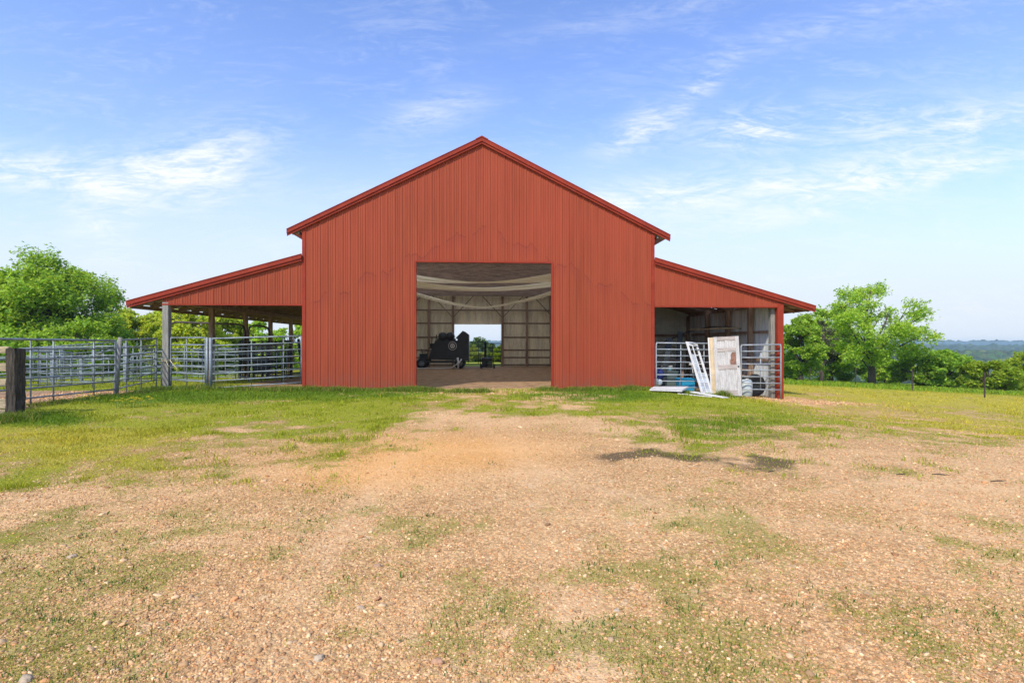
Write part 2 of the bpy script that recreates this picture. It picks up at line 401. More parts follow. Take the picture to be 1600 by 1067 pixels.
# ------------------------------------------------------------------ materials
def f_red(t, out):
    b = t.new('ShaderNodeBsdfPrincipled'); tc = t.new('ShaderNodeTexCoord').outputs['Object']; p = t.sep(tc)
    st = t.noise(t.mapping(tc, sc=(7, 1, .35)), 1., 5, .6); bl = t.noise(tc, .45, 4, .6)
    fine = t.noise(t.mapping(tc, sc=(40, 40, 9)), 1., 3, .7)
    col = t.mix(t.ss(st, .3, .7), (.255, .052, .021), (.328, .071, .029))
    col = t.mix(t.ss(bl, .35, .68, 0, .45), col, (.355, .062, .030))
    col = t.mix(t.ss(fine, .45, .75, 0, .22), col, (.27, .042, .020))
    # per-sheet tone: sheets are about 0.76 m wide
    sh = t.new('ShaderNodeTexWhiteNoise', noise_dimensions='1D'); t.put(sh.inputs['W'], t.m('FLOOR', t.m('DIVIDE', p[0], .762)))
    col = t.mix(t.m('MULTIPLY', sh.outputs[0], .30), col, (.40, .078, .036))
    # jagged dark line and darker band below it, roughly parallel to the roof
    ax = t.m('ABSOLUTE', p[0])
    hz = t.m('SUBTRACT', 5.72, t.m('MULTIPLY', ax, .47))
    jag = t.noise(t.comb(t.m('MULTIPLY', p[0], 2.1), 0., 3.), 1., 6, .62)
    saw = t.m('MULTIPLY', t.m('PINGPONG', t.m('ADD', p[0], .35), .72), .42)
    dz = t.m('SUBTRACT', p[2], t.m('ADD', t.m('ADD', hz, t.m('MULTIPLY', t.m('SUBTRACT', jag, .5), 1.1)), t.m('SUBTRACT', saw, .15)))
    line = t.m('SUBTRACT', 1., t.ss(t.m('ABSOLUTE', dz), .008, .032))
    part = t.ss(t.noise(t.comb(t.m('MULTIPLY', p[0], 1.3), 2., 0.), 1., 4, .7), .455, .50)
    line = t.m('MULTIPLY', line, part)
    col = t.mix(t.m('MULTIPLY', line, .7), col, (.18, .035, .022))
    below = t.m('MULTIPLY', t.m('MULTIPLY', t.ss(dz, -.55, -.02), t.ss(dz, 0., -.02)), part)
    col = t.mix(t.m('MULTIPLY', below, .38), col, (.27, .05, .03))
    # splashed mud and rub marks low on the sheets
    low = t.m('MULTIPLY', t.ss(p[2], .8, .05), t.ss(t.noise(tc, 3.5, 6, .7), .38, .66))
    col = t.mix(t.m('MULTIPLY', low, .7), col, (.24, .085, .05))
    sp = t.vor(t.mapping(tc, sc=(1, 0, .6)), 2.0); spk = t.ss(sp.outputs['Distance'], .035, .02)
    col = t.mix(t.m('MULTIPLY', spk, .6), col, (.16, .05, .035))
    t.put(b.inputs['Base Color'], col); b.inputs['Roughness'].default_value = .6; b.inputs['Specular IOR Level'].default_value = .18
    bn = t.new('ShaderNodeBump'); bn.inputs['Strength'].default_value = .35; bn.inputs['Distance'].default_value = .02
    t.put(bn.inputs['Height'], t.m('ADD', t.noise(t.mapping(tc, sc=(3, 1, .8)), 1.2, 4, .6), t.m('MULTIPLY', line, .7))); t.l.new(bn.outputs[0], b.inputs['Normal'])
    t.l.new(b.outputs[0], out.inputs[0])
M_RED = mat('red_sheet', f_red)
M_REDTRIM = pbr('red_trim', (.29, .040, .019), .6, var=.10, vscale=2, spec=.15)
M_INNER = pbr('sheet_back', (.80, .71, .50), .5, .0, .14, 1.2, stretch=(3, 3, .4), dirt=((.25, .2, .14), .45))
M_INNERG = pbr('sheet_back_grey', (.68, .71, .69), .45, .0, .14, 1.2, stretch=(3, 3, .4), dirt=((.22, .22, .20), .35))
M_GALV_ROOF = pbr('roof_underside', (.55, .53, .50), .5, .0, .2, 2)
M_WOOD = pbr('barn_timber', (.31, .21, .14), .85, var=.3, vscale=2.5, bump=.5, bscale=12, stretch=(6, 6, .8))
M_WOODH = pbr('barn_timber_long', (.24, .165, .115), .85, var=.3, vscale=2.5, bump=.4, bscale=12, stretch=(.8, 6, 6))
M_LOFT = pbr('loft_boards', (.50, .43, .35), .9, var=.28, vscale=1.5, stretch=(4, .5, 1), dirt=((.33, .29, .24), .35))
M_GREYWOOD = pbr('weathered_post', (.26, .25, .21), .9, var=.3, vscale=3, bump=.6, bscale=9, stretch=(9, 9, .7), dirt=((.12, .14, .08), .6))
M_TIE = pbr('old_tie_wood', (.055, .044, .030), .95, var=.6, vscale=3.2, bump=1., bscale=8, stretch=(9, 9, .8), dirt=((.012, .010, .010), .97))
M_BOARD = pbr('fence_board', (.40, .32, .19), .9, var=.3, vscale=3, bump=.4, bscale=10, stretch=(.8, 6, 8), dirt=((.10, .09, .06), .6))
M_PIPE = pbr('galvanised_pipe', (.36, .395, .41), .5, .3, .16, 5, dirt=((.22, .20, .18), .35))
M_PIPESHADE = pbr('shaded_galvanised_pipe', (.26, .30, .315), .55, .3, .22, 5, dirt=((.13, .12, .10), .5))  # galvanised pipe for the left panels, their shade put into a darker colour
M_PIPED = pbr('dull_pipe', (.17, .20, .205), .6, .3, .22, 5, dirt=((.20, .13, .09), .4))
M_DARKIRON = pbr('dark_iron', (.030, .036, .036), .55, .3, .3, 5)
M_RUSTPIPE = pbr('rusty_brown_pipe', (.075, .055, .042), .7, .2, .3, 6)
M_BLACK = pbr('black_paint', (.020, .023, .025), .38, 0, .2, 4)
M_RUBBER = pbr('black_rubber', (.018, .018, .018), .8, 0, .2, 8)
M_WHITE = pbr('chalky_white_paint', (.70, .68, .63), .7, 0, .12, 5, bump=.3, bscale=20, dirt=((.42, .38, .32), .6), stretch=(2, 2, 1))
M_OLDDOOR = pbr('peeling_white_door', (.53, .50, .46), .8, 0, .16, 3, bump=.5, bscale=14, stretch=(6, 3, 1), dirt=((.38, .31, .26), .8))
M_OLDRAIL = pbr('bare_door_rail', (.44, .37, .32), .85, 0, .2, 3, bump=.5, bscale=14, stretch=(1, 3, 7), dirt=((.62, .58, .53), .6))
M_BEIGE = pbr('beige_door', (.62, .47, .28), .7, 0, .15, 3, dirt=((.68, .62, .5), .5), stretch=(4, 4, 1))
M_BLUE = pbr('blue_plastic', (.02, .30, .52), .45, 0, .08, 4)
M_BLUED = pbr('navy_cloth', (.02, .035, .16), .8, 0, .3, 6)
M_PALEPL = pbr('pale_plastic', (.55, .62, .62), .5, 0, .08, 4)
M_CLOTH = None
M_ROPE = pbr('rope', (.55, .50, .30), .9, 0, .2, 20)
M_ROCKL = None
def f_glass(t, out):
    g = t.new('ShaderNodeBsdfPrincipled'); g.inputs['Base Color'].default_value = (.75, .80, .82, 1); g.inputs['Roughness'].default_value = .18
    g.inputs['Alpha'].default_value = .38
    tc = t.new('ShaderNodeTexCoord').outputs['Object']
    t.put(g.inputs['Alpha'], t.ss(t.noise(tc, 5, 5, .6), .3, .7, .25, .6))
    t.l.new(g.outputs[0], out.inputs[0])
M_GLASS = mat('dusty_glass', f_glass)
def f_fibre(t, out):
    b = t.new('ShaderNodeBsdfDiffuse'); tr = t.new('ShaderNodeBsdfTranslucent'); mx = t.new('ShaderNodeMixShader')
    b.inputs[0].default_value = (.85, .85, .80, 1); tr.inputs[0].default_value = (.92, .92, .86, 1); mx.inputs[0].default_value = .75
    t.l.new(b.outputs[0], mx.inputs[1]); t.l.new(tr.outputs[0], mx.inputs[2]); t.l.new(mx.outputs[0], out.inputs[0])
M_FIBRE = mat('white_fibreglass', f_fibre)
def f_cloth(t, out):
    b = t.new('ShaderNodeBsdfDiffuse'); tr = t.new('ShaderNodeBsdfTranslucent'); mx = t.new('ShaderNodeMixShader')
    b.inputs[0].default_value = (.94, .87, .68, 1); tr.inputs[0].default_value = (.94, .86, .66, 1); mx.inputs[0].default_value = .22
    t.l.new(b.outputs[0], mx.inputs[1]); t.l.new(tr.outputs[0], mx.inputs[2]); t.l.new(mx.outputs[0], out.inputs[0])
M_CLOTH = mat('cream_fabric', f_cloth)

# ------------------------------------------------------------------ the barn
HW = 6.13; LWL, LWR = 10.78, 10.86; TIPL, TIPR = 11.86, 12.06; DEP = 18.3
DL, DR, DT = -2.29, 2.46, 4.45
RL, RR, RT = -1.92, 1.38, 2.99
def roof(x): return 8.76-.497*abs(x)
def lean(x): return 4.62-.285*(abs(x)-HW)
barn = empty('barn', (BX, BY, 0), TH, 'large red metal barn with a wide open doorway and a lean-to on each side', 'barn')
PROF = [(0, 0), (.016, .019), (.040, .019), (.056, 0), (.112, 0), (.125, .010), (.138, 0), (.177, 0), (.190, .010), (.203, 0)]
PER = .254
def sheet(mb, a0, a1, zb, zt, put, ph=0.):
    xs = {a0: 0., a1: 0.}
    k0 = int(math.floor((a0-ph)/PER))-1
    for k in range(k0, k0+int((a1-a0)/PER)+4):
        for (px, h) in PROF:
            X = ph+k*PER+px
            if a0+1e-4 < X < a1-1e-4: xs[X] = h
    X = sorted(xs)
    for p, q in zip(X[:-1], X[1:]):
        hp, hq = xs[p], xs[q]
        mb.quad(put(p, hp, zb(p)), put(q, hq, zb(q)), put(q, hq, zt(q)), put(p, hp, zt(p)), m=0)
        mb.quad(put(p, hp-.004, zb(p)), put(p, hp-.004, zt(p)), put(q, hq-.004, zt(q)), put(q, hq-.004, zb(q)), m=1)
K = lambda c: (lambda x: c)
fput = lambda a, h, z: (a, -h, z)
# front gable
mb = MB(); top = lambda x: roof(x)-.05
sheet(mb, -HW, DL, K(-.15), top, fput); sheet(mb, DL, 0, K(DT), top, fput); sheet(mb, 0, DR, K(DT), top, fput); sheet(mb, DR, HW, K(-.25), top, fput)
mb.build('front_wall', [M_RED, M_INNER], barn)
for sg, lw in ((-1, LWL), (1, LWR)):
    mb = MB(); a, b = (-lw, -HW) if sg < 0 else (HW, lw)
    sheet(mb, a, b, K(2.93), lambda x: lean(x)-.05, fput); mb.build('gable_panel', [M_RED, M_INNERG], barn)
# rear gable
mb = MB(); rput = lambda a, h, z: (a, DEP+h, z)
sheet(mb, -HW, RL, K(-.2), top, rput); sheet(mb, RL, 0, K(RT), top, rput); sheet(mb, 0, RR, K(RT), top, rput); sheet(mb, RR, HW, K(-.2), top, rput)
mb.build('rear_wall', [M_RED, M_INNER], barn)
# long walls of the main hall; left bays opened, unseen, to let light in
sput = lambda sg: (lambda a, h, z: (sg*(HW+h-.02), a, z))
for sg in (-1, 1):
    mb = MB(); zt_ = K(roof(HW)-.06)
    sheet(mb, .0, DEP, K(5.09), zt_, sput(sg))
    if sg > 0: sheet(mb, .0, DEP, K(-.3), K(4.66), sput(sg))
    else: sheet(mb, .0, 2.8, K(-.3), K(4.66), sput(sg)); sheet(mb, 2.8, 17.2, K(3.95), K(4.66), sput(sg)); sheet(mb, 17.2, DEP, K(-.3), K(4.66), sput(sg))
    mb.build('side_wall', [M_RED, M_INNER], barn)
    mb = MB(); sheet(mb, .0, DEP, K(4.66), K(5.09), sput(sg)); mb.build('added_sidelight', [M_FIBRE, M_FIBRE], barn)  # translucent strips added out of view to brighten the hall
for k in range(6): MB().box(-HW-.08, -HW+.08, 2.75+k*2.88, 2.91+k*2.88, -.3, 3.95).build('post', M_WOOD, barn)
# right lean-to: closed outer side and a partition
mb = MB(); sheet(mb, .06, DEP, K(-.55), K(lean(LWR)-.12), lambda a, h, z: (LWR+h-.02, a, z)); mb.build('lean_to_wall', [M_RED, M_INNERG], barn)
mb = MB(); sheet(mb, HW+.05, LWR-.06, K(-.5), lambda x: lean(x)-.2, lambda a, h, z: (a, 7.95+h, z)); mb.build('partition_wall', [M_INNERG, pbr('green_grey_sheet', (.56, .62, .54), .5, 0, .1, 1.5)], barn)
# roofs: red sheet above, bare metal under
def slab(name, p, q, y0, y1, sky=(), th=.035):
    cuts = [y0]+[c for ab in sky for c in ab]+[y1]; (xa, za), (xb, zb) = p, q
    for a, b in sky:
        m2 = MB(); f = .06; m2.quad((xa+(xb-xa)*f, a, za+(zb-za)*f-.02), (xa+(xb-xa)*.93, a, za+(zb-za)*.93-.02), (xa+(xb-xa)*.93, b, za+(zb-za)*.93-.02), (xa+(xb-xa)*f, b, za+(zb-za)*f-.02)); m2.build('skylight_or_fill', M_FIBRE, barn)
    mb = MB(); n = 0
    for k in range(0, len(cuts), 2): slab_piece(mb, p, q, cuts[k], cuts[k+1], th)
    for a, b in sky:
        for u0, u1 in ((0, .06), (.93, 1)): slab_piece(mb, (xa+(xb-xa)*u0, za+(zb-za)*u0), (xa+(xb-xa)*u1, za+(zb-za)*u1), a, b, th)
    return mb.build(name, [M_REDTRIM, M_GALV_ROOF], barn)
def slab_piece(mb, p, q, y0, y1, th):
    (xa, za), (xb, zb) = p, q
    mb.quad((xa, y0, za), (xb, y0, zb), (xb, y1, zb), (xa, y1, za), m=0)
    mb.quad((xa, y0, za-th), (xa, y1, za-th), (xb, y1, zb-th), (xb, y0, zb-th), m=1)
    for (A, B, Y) in (((xa, za), (xb, zb), y0), ((xa, za), (xb, zb), y1)):
        mb.quad((A[0], Y, A[1]-th), (B[0], Y, B[1]-th), (B[0], Y, B[1]), (A[0], Y, A[1]), m=0)
    mb.quad((xb, y0, zb-th), (xb, y1, zb-th), (xb, y1, zb), (xb, y0, zb), m=0)
    n = max(2, int((y1-y0)/.3))
    for k in range(n+1):
        y = y0+.02+(y1-y0-.04)*k/n
        mb.bar((xa, y, za+.012), (xb, y, zb+.012), .035, .022, 0)
OV = .10
for sg, tl in ((-1, 6.62), (1, 6.68)):
    slab('roof', (0, 8.76), (sg*tl, roof(tl)), -OV, DEP+OV, [(1.3+2.8*k, 3.5+2.8*k) for k in range(6)])  # main roof panels added out of view to let daylight into the hall
for sg, tp in ((-1, TIPL), (1, TIPR)):
    slab('lean_to_roof', (sg*(HW+.03), lean(HW)), (sg*tp, lean(tp)), -OV, DEP+OV, [(1.1, 1.6), (2.9, 3.4), (5.2, 5.8)] if sg > 0 else ())
# rake trims
def rake(p, q, y):
    mb = MB(); (xa, za), (xb, zb) = p, q
    for (o0, o1, ya, yb) in ((.012, -.125, y-.030, y+.030), (-.133, -.205, y+.004, y+.034), (.030, .008, y-.045, y+.03)):
        for s_ in (1,):
            P = [(xa, ya, za+o1), (xb, ya, zb+o1), (xb, ya, zb+o0), (xa, ya, za+o0)]; Q = [(a, yb, c) for (a, _, c) in P]
            mb.quad(*P); mb.quad(*reversed(Q))
            for k in range(4): mb.quad(P[k], Q[k], Q[(k+1) % 4], P[(k+1) % 4])
    return mb.build('rake_trim', M_REDTRIM, barn)
rake((0, 8.78), (-6.64, roof(6.64)+.02), -OV); rake((0.0, 8.78), (6.70, roof(6.70)+.02), -OV)
rake((-HW-.02, lean(HW)+.02), (-TIPL-.02, lean(TIPL)+.02), -OV); rake((HW+.02, lean(HW)+.02), (TIPR+.02, lean(TIPR)+.02), -OV)
mb = MB()
for sg in (-1, 1): mb.quad((0, -OV-.05, 8.835), (sg*.22, -OV-.05, 8.72), (sg*.22, DEP+OV+.05, 8.72), (0, DEP+OV+.05, 8.835))
for sg in (-1, 1): mb.quad((0, -OV-.05, 8.835), (sg*.22, -OV-.05, 8.72), (sg*.20, -OV-.05, 8.69), (0, -OV-.05, 8.79))
mb.build('ridge_cap', M_REDTRIM, barn)
# corner and jamb trims
def vtrim(x0, x1, z0, z1, y0=-.045, y1=.02, name='corner_trim', m=None):
    return MB().box(x0, x1, y0, y1, z0, z1).build(name, m or M_REDTRIM, barn, bevel=.004)
vtrim(-HW-.03, -HW+.09, -.2, roof(HW)-.19, y0=-.027); vtrim(HW-.09, HW+.03, -.3, roof(HW)-.19, y0=-.027)
vtrim(LWR-.16, LWR+.07, -.55, lean(LWR)-.20, y0=-.030, y1=.14)
vtrim(DL-.05, DL+.012, -.12, DT+.03, name='door_jamb', y0=-.030, y1=.10); vtrim(DR-.012, DR+.05, -.12, DT+.03, name='door_jamb', y0=-.030, y1=.10)
MB().box(DL+.013, DR-.013, -.030, .10, DT-.012, DT+.04).build('door_header', M_REDTRIM, barn)
for a, b in ((-LWL, -HW-.032), (HW+.032, LWR-.162)):
    MB().box(a, b, -.028, .03, 2.905, 2.955).build('drip_trim', M_REDTRIM, barn)
# framing inside the front wall
for x in (DL-.16, DR+.16): MB().box(x-.07, x+.07, .03, .19, -.2, 5.2).build('post', M_WOOD, barn)
# lean-to headers, posts, rafters
for sg, lw in ((-1, LWL), (1, LWR)):
    a, b = (-lw+.02, -HW-.02) if sg < 0 else (HW+.02, lw-.24)
    MB().box(a, b, .035, .085, 2.92, 3.14).build('header_beam', M_WOODH, barn)
    x = sg*(lw-.12)
    MB().box(x-.05, x+.05, .09, DEP, 3.0, 3.17).build('eave_beam', M_WOOD, barn)
    for k in range(22):
        y = .10+k*.866
        if y > DEP-.05: break
        tp = (TIPL if sg < 0 else TIPR)-.10
        mb = MB(); mb.bar((sg*(HW+.05), y, lean(HW)-.15), (sg*tp, y, lean(tp)-.125), .045, .15); mb.build('rafter', M_WOODH, barn)
    for k in range(7):
        x = sg*(HW+.5+k*.82); mb = MB(); mb.box(x-.045, x+.045, .12, DEP, lean(x)-.078, lean(x)-.040); mb.build('purlin', M_WOOD, barn)
    MB().box(sg*((TIPL if sg < 0 else TIPR)-.09)-.02, sg*((TIPL if sg < 0 else TIPR)-.09)+.02, -.05, DEP, lean(TIPL)-.20, lean(TIPL)-.07).build('fascia', M_WOODH, barn)
MB().box(-LWL+.0, -LWL+.20, -.02, .17, -.2, 3.0).build('post', M_GREYWOOD, barn, bevel=.01)
for t_ in (2.88, 5.79, 8.53, 11.3, 14.1, 17.9): MB().box(-LWL+.02, -LWL+.19, t_, t_+.17, -.3, 3.0).build('post', M_WOOD, barn, bevel=.008)
for t_ in (.02, 1.55, 3.4, 5.44, 7.7): MB().box(LWR-.30, LWR-.12, t_+.14, t_+.31, -.6, 3.02).build('post', M_WOOD if t_ > .5 else M_GREYWOOD, barn, bevel=.008)
for z_ in (2.05, .98): MB().box(LWR-.10, LWR-.055, .2, 7.8, z_-.05, z_+.05).build('girt', M_WOOD, barn)
MB().box(HW+.1, LWR-.2, 7.88, 7.93, 1.95, 2.08).build('girt', M_WOODH, barn)
mb = MB(); mb.bar((HW+.35, 3.2, 4.0), (LWR-.2, 3.2, 3.08), .05, .2); mb.build('brace', M_WOODH, barn)
# main eaves: rafter tails and pale soffit
for sg in (-1, 1):
    for k in range(16):
        y = .03+k*1.2; mb = MB(); mb.bar((sg*(HW+.025), y, roof(HW)-.125), (sg*6.52, y, roof(6.52)-.125), .045, .13); mb.build('rafter_tail', M_GREYWOOD, barn)
    MB().bar((sg*(HW+.14), -.03, roof(HW+.14)-.235), (sg*(HW+.14), DEP, roof(HW+.14)-.235), .04, .09).build('eave_board', M_GREYWOOD, barn)
# loft: joists across, boards only at the sides, middle opened to pass roof light
for k in range(22):
    y = .45+k*.84; MB().box(-HW+.05, HW-.05, y-.025, y+.025, 5.10, 5.302).build('loft_joist', M_WOODH, barn)
mb = MB()
for k in (0, 1, 2, 3, 36, 37, 38, 39):
    x = -6.0+k*.3; mb.box(x+.004, x+.296, .15, DEP-.1, 5.303+.004*(k % 3), 5.33+.004*(k % 3))
mb.build('loft_edge_boards', M_LOFT, barn)
# rear wall framing
for x in (-5.6, -3.68, RL-.09, RR+.09, 3.2, 4.92): MB().box(x-.08, x+.08, DEP-.20, DEP-.03, -.2, 5.1).build('post', M_WOOD, barn)
for z_ in (3.95, 3.04, 2.05, 1.15, .62, .10):
    for (a, b) in ((-6.0, RL-.18), (RR+.18, 6.0)) if z_ < 3.5 else ((-6.0, 6.0),):
        MB().box(a, b, DEP-.027 if z_ < 3.5 else DEP-.24, DEP+.0 if z_ < 3.5 else DEP-.203, z_-.05, z_+.05).build('girt', M_WOODH, barn)
MB().box(RL-.0, RR+.0, DEP-.10, DEP-.02, RT-.03, RT+.08).build('lintel_board', M_INNER, barn)
for (x, z) in ((RL-.09, 3.45), (RR+.09, 3.45), (RR+3.7, 3.45), (RL-3.7, 3.45)):
    for sg in (-1, 1):
        mb = MB(); mb.bar((x+sg*.02, DEP-.27-.05*(sg > 0), z), (x+sg*1.42, DEP-.27-.05*(sg > 0), z+1.48), .05, .13, up=(0, 1, 0)); mb.build('brace', M_WOODH, barn)
MB().box(-6.0, 6.0, DEP-.40, DEP-.32, 4.93, 5.10).build('tie_beam', M_WOODH, barn)

# ------------------------------------------------------------------ fabric swags in the hall
def swag(name, label, D, zl, zm, zr, w_edge, w_mid, dy, seed, ex=1.9):
    o = empty(name, (0, D, 0), 0, label, 'fabric swag'); rnd = random.Random(seed)
    n, m = 70, 16; V = []; Fq = []
    x0, x1 = -6.9+(D-18)*-.06, 4.9-(D-18)*.06
    for i in range(n+1):
        t = i/n; x = x0+(x1-x0)*t; q = 2*t-1
        zc = zm+(((zl if q < 0 else zr)-zm)*abs(q)**ex); w = w_mid+(w_edge-w_mid)*abs(q)**1.3
        for j in range(m+1):
            r = j/m; fold = math.sin(r*19+3*math.sin(t*4+seed))*.035*(.4+abs(q))
            V.append((x, fold+dy*(q*(r-.5)), zc-w*(r-.5)-.02*math.sin(r*9+t*12+seed)))
    for i in range(n):
        for j in range(m): a = i*(m+1)+j; Fq.append((a, a+1, a+m+2, a+m+1))
    f = npmesh('fabric', np.array(V), np.array(Fq), M_CLOTH, smooth=True, parent=o)
    mb = MB()
    for x, z in ((x0, zl), (x1, zr)): mb.tube([(x, 0, z+w_edge*.4), (x, 0, 5.12)], .012, 6)
    mb.build('tie', M_ROPE, o); return o
swag('fabric_swag', 'broad cream fabric swag under the loft, the upper one of the crossing pair', 23.6, 5.08, 4.42, 5.16, .62, .07, .5, 2)
swag('fabric_swag', 'cream fabric swag of the crossing pair that hangs just lower and behind', 24.2, 4.90, 4.17, 4.94, .62, .13, -.4, 5)
swag('fabric_swag', 'narrow cream fabric swag hanging lowest and farthest back in the barn', 28.0, 5.06, 3.58, 5.14, .22, .12, .1, 8, 1.5)

# ------------------------------------------------------------------ pipe panels and gates
def panel(name, label, cat, a, b, rails, legs=(0, 1), stays=(.5,), r=.021, mt=None, z_top_a=None, frame=True, foot=.0, group=None, stay_top=1., sag=0.):
    """a, b: (x, y, z_bottom, z_top) of both ends"""
    mt = mt or M_PIPESHADE
    o = empty(name, (a[0], a[1], 0), 0, label, cat, group); d = Vector((b[0]-a[0], b[1]-a[1], 0))
    def P(t, q, off=0):
        n = Vector((-d.y, d.x, 0)).normalized()*off
        return (d.x*t+n.x, d.y*t+n.y, (a[2]+(a[3]-a[2])*q)*(1-t)+(b[2]+(b[3]-b[2])*q)*t - sag*math.sin(math.pi*t))
    if frame:
        for t in legs:
            mb = MB(); k = .05/max(.1, d.length); s_ = 1 if t < .5 else -1
            mb.tube([tuple(Vector(P(t, 0))-Vector((0, 0, foot))), P(t, .5), P(t, .965), P(t+s_*k*.5, 1)], r*1.15, 8); mb.build('end_post', mt, o)
    for i in range(rails):
        q = i/(rails-1)
        MB().tube([P(0, q), P(.33, q, .0), P(.66, q, .0), P(1, q)], r*(1.15 if i == rails-1 else .88), 8).build('rail', mt, o)
    for t in stays:
        w = MB(); w.tube([P(t, 0, .026), P(t, stay_top, .026)], r*.8, 6); w.build('stay', mt, o)
    return o
def pe(px, D, zb, zt): x = (px-800)*D/F; return (x, D, zb, zt)
# corral on the left
panel('pipe_fence', 'long galvanised corral panel just behind the dark wooden tie post', 'pipe fence', (-12.12, 10.3, .02, 1.72), (-11.62, 15.0, .03, 1.69), 8, stays=(.22, .50, .62, .86), r=.024)
panel('pipe_fence', 'short galvanised corral panel angled from the leaning grey pole to the barn corner', 'pipe fence', (-11.64, 15.12, .04, 1.70), (-12.02, 17.3, .16, 1.78), 8, stays=(.22, .6), r=.022)
def post_pipe(label, x, y, z1, r, mt, lean_=(0, 0), name='fence_post'):
    o = MB().tube([(0, 0, 0-.2), (lean_[0], lean_[1], z1)], r, 10).build(name, mt); o.location = (x, y, G(x, y)); tag(o, label, 'fence post'); return o
post_pipe('leaning grey post where two galvanised corral panels meet', -11.66, 15.03, 1.70, .055, M_GREYWOOD, (.12, .05))
post_pipe('dark steel post standing against the pale lean-to corner post', -11.90, 17.42, 1.95, .06, M_PIPED, (.10, 0))
panel('pipe_fence', 'distant corral panel whose rails slope up towards the leaning grey post', 'pipe fence', pe(-60, 17.0, .0, 1.30), pe(181, 19.5, .05, 1.66), 6, stays=(.35, .62, .9), r=.02)
panel('pipe_fence', 'corral panel at the back left with rails falling to the right', 'pipe fence', pe(30, 19.5, -.1, 1.42), pe(128, 24.5, -.55, .86), 6, stays=(.3, .55, .8), r=.022)
panel('pipe_fence', 'far corral panel behind the long near panel, seen through its rails', 'pipe fence', pe(-40, 22, -.1, 1.35), pe(100, 21.0, -.1, 1.30), 6, stays=(.4, .66), r=.022, mt=M_PIPED)
panel('pipe_fence', 'far corral panel between the two thin pipe posts at the back of the pen', 'pipe fence', pe(128, 22.5, -.3, 1.0), pe(196, 21.0, -.2, 1.5), 6, stays=(.5,), r=.022)
panel('pipe_fence', 'far corral panel seen through the short angled panel', 'pipe fence', pe(200, 21.0, -.2, 1.5), pe(252, 23.0, -.2, 1.2), 6, stays=(.35, .7), r=.022, mt=M_PIPED)
panel('pipe_fence', 'low far corral panel near the barn corner at the back', 'pipe fence', pe(205, 26.0, -.5, .95), pe(300, 27.0, -.4, 1.0), 6, stays=(.25, .5, .75), r=.022)
for (a, b, n_, lb) in ((pe(-30, 15.6, .02, 1.40), pe(112, 18.8, -.15, 1.28), 6, 'corral panel close behind the tie post, rails falling gently'),
                       (pe(60, 18.2, -.05, 1.45), pe(181, 17.2, .0, 1.52), 6, 'corral panel running level behind the long near panel'),
                       (pe(90, 26.5, -.8, .80), pe(205, 25.0, -.7, .85), 6, 'lowest far corral panel at the very back of the pen'),
                       (pe(186, 18.3, .0, 1.50), pe(262, 20.5, -.1, 1.35), 7, 'corral panel close behind the short angled panel'),
                       (pe(196, 24.0, -.4, 1.1), pe(262, 22.0, -.3, 1.3), 6, 'slanting far panel seen through the short angled panel')):
    panel('pipe_fence', lb, 'pipe fence', a, b, n_, stays=(.28, .7), r=.02)
for px, D, z1, lb in ((82, 20.5, 1.25, 'square galvanised post at the left of the corral pen'), (127, 23.0, .95, 'short galvanised post in the middle of the corral pen'), (196, 20.8, 1.62, 'tall galvanised post behind the short angled panel')):
    x = (px-800)*D/F; g = G(x, D)
    o = MB().box(-.055, .055, -.055, .055, -.2, z1-g).build('fence_post', M_PIPESHADE); o.location = (x, D, g); tag(o, lb, 'fence post')
# below the left lean-to
panel('pipe_fence', 'galvanised panel tied with cord to the pale corner post of the left lean-to', 'pipe fence', pe(267, 17.35, .14, 1.80), pe(321, 16.95, .10, 1.80), 8, stays=(.45,), r=.021)
panel('corral_gate', 'long galvanised gate across the front of the left lean-to, meeting the red wall', 'gate', pe(331, 17.0, .13, 1.77), pe(471, 17.75, .26, 1.87), 8, stays=(.43, .79), r=.023)
for px, lb in ((323.5, 'thin upright post left of the pair between panel and gate'), (329, 'thin upright post right of the pair at the gate hinge')):
    x = (px-800)*16.98/F; o = MB().tube([(0, 0, -.15), (0, 0, 1.80-G(x, 16.98))], .045, 10).build('fence_post', M_PIPESHADE); o.location = (x, 16.98, G(x, 16.98)); tag(o, lb, 'fence post')
INN = [(267, 21, 340, 19.4, -.1, 1.55, 'inner panel behind the cord-tied panel, rails rising to the right'),
       (268, 24, 330, 22.5, -.3, 1.35, 'panel beyond the lean-to corner post with dull rails'),
       (300, 26, 378, 24, -.3, 1.3, 'far panel between the first two lean-to posts'),
       (335, 18.6, 440, 20.6, .0, 1.55, 'panel slanting away just behind the long gate'),
       (340, 22.5, 432, 21.5, -.1, 1.40, 'dull panel deep in the left lean-to'),
       (352, 25.5, 455, 24.8, -.2, 1.35, 'rearmost dull panel deep in the left lean-to'),
       (388, 20.2, 474, 23.2, .0, 1.5, 'panel slanting to the rear behind the dark cattle chute')]
for i, (pa, Da, pb, Db, zb, zt, lb) in enumerate(INN):
    panel('pipe_fence', lb, 'pipe fence', pe(pa, Da, zb, zt), pe(pb, Db, zb, zt+.03), 7, stays=(.3, .68), r=.02, mt=M_PIPED if i % 2 else M_PIPESHADE)
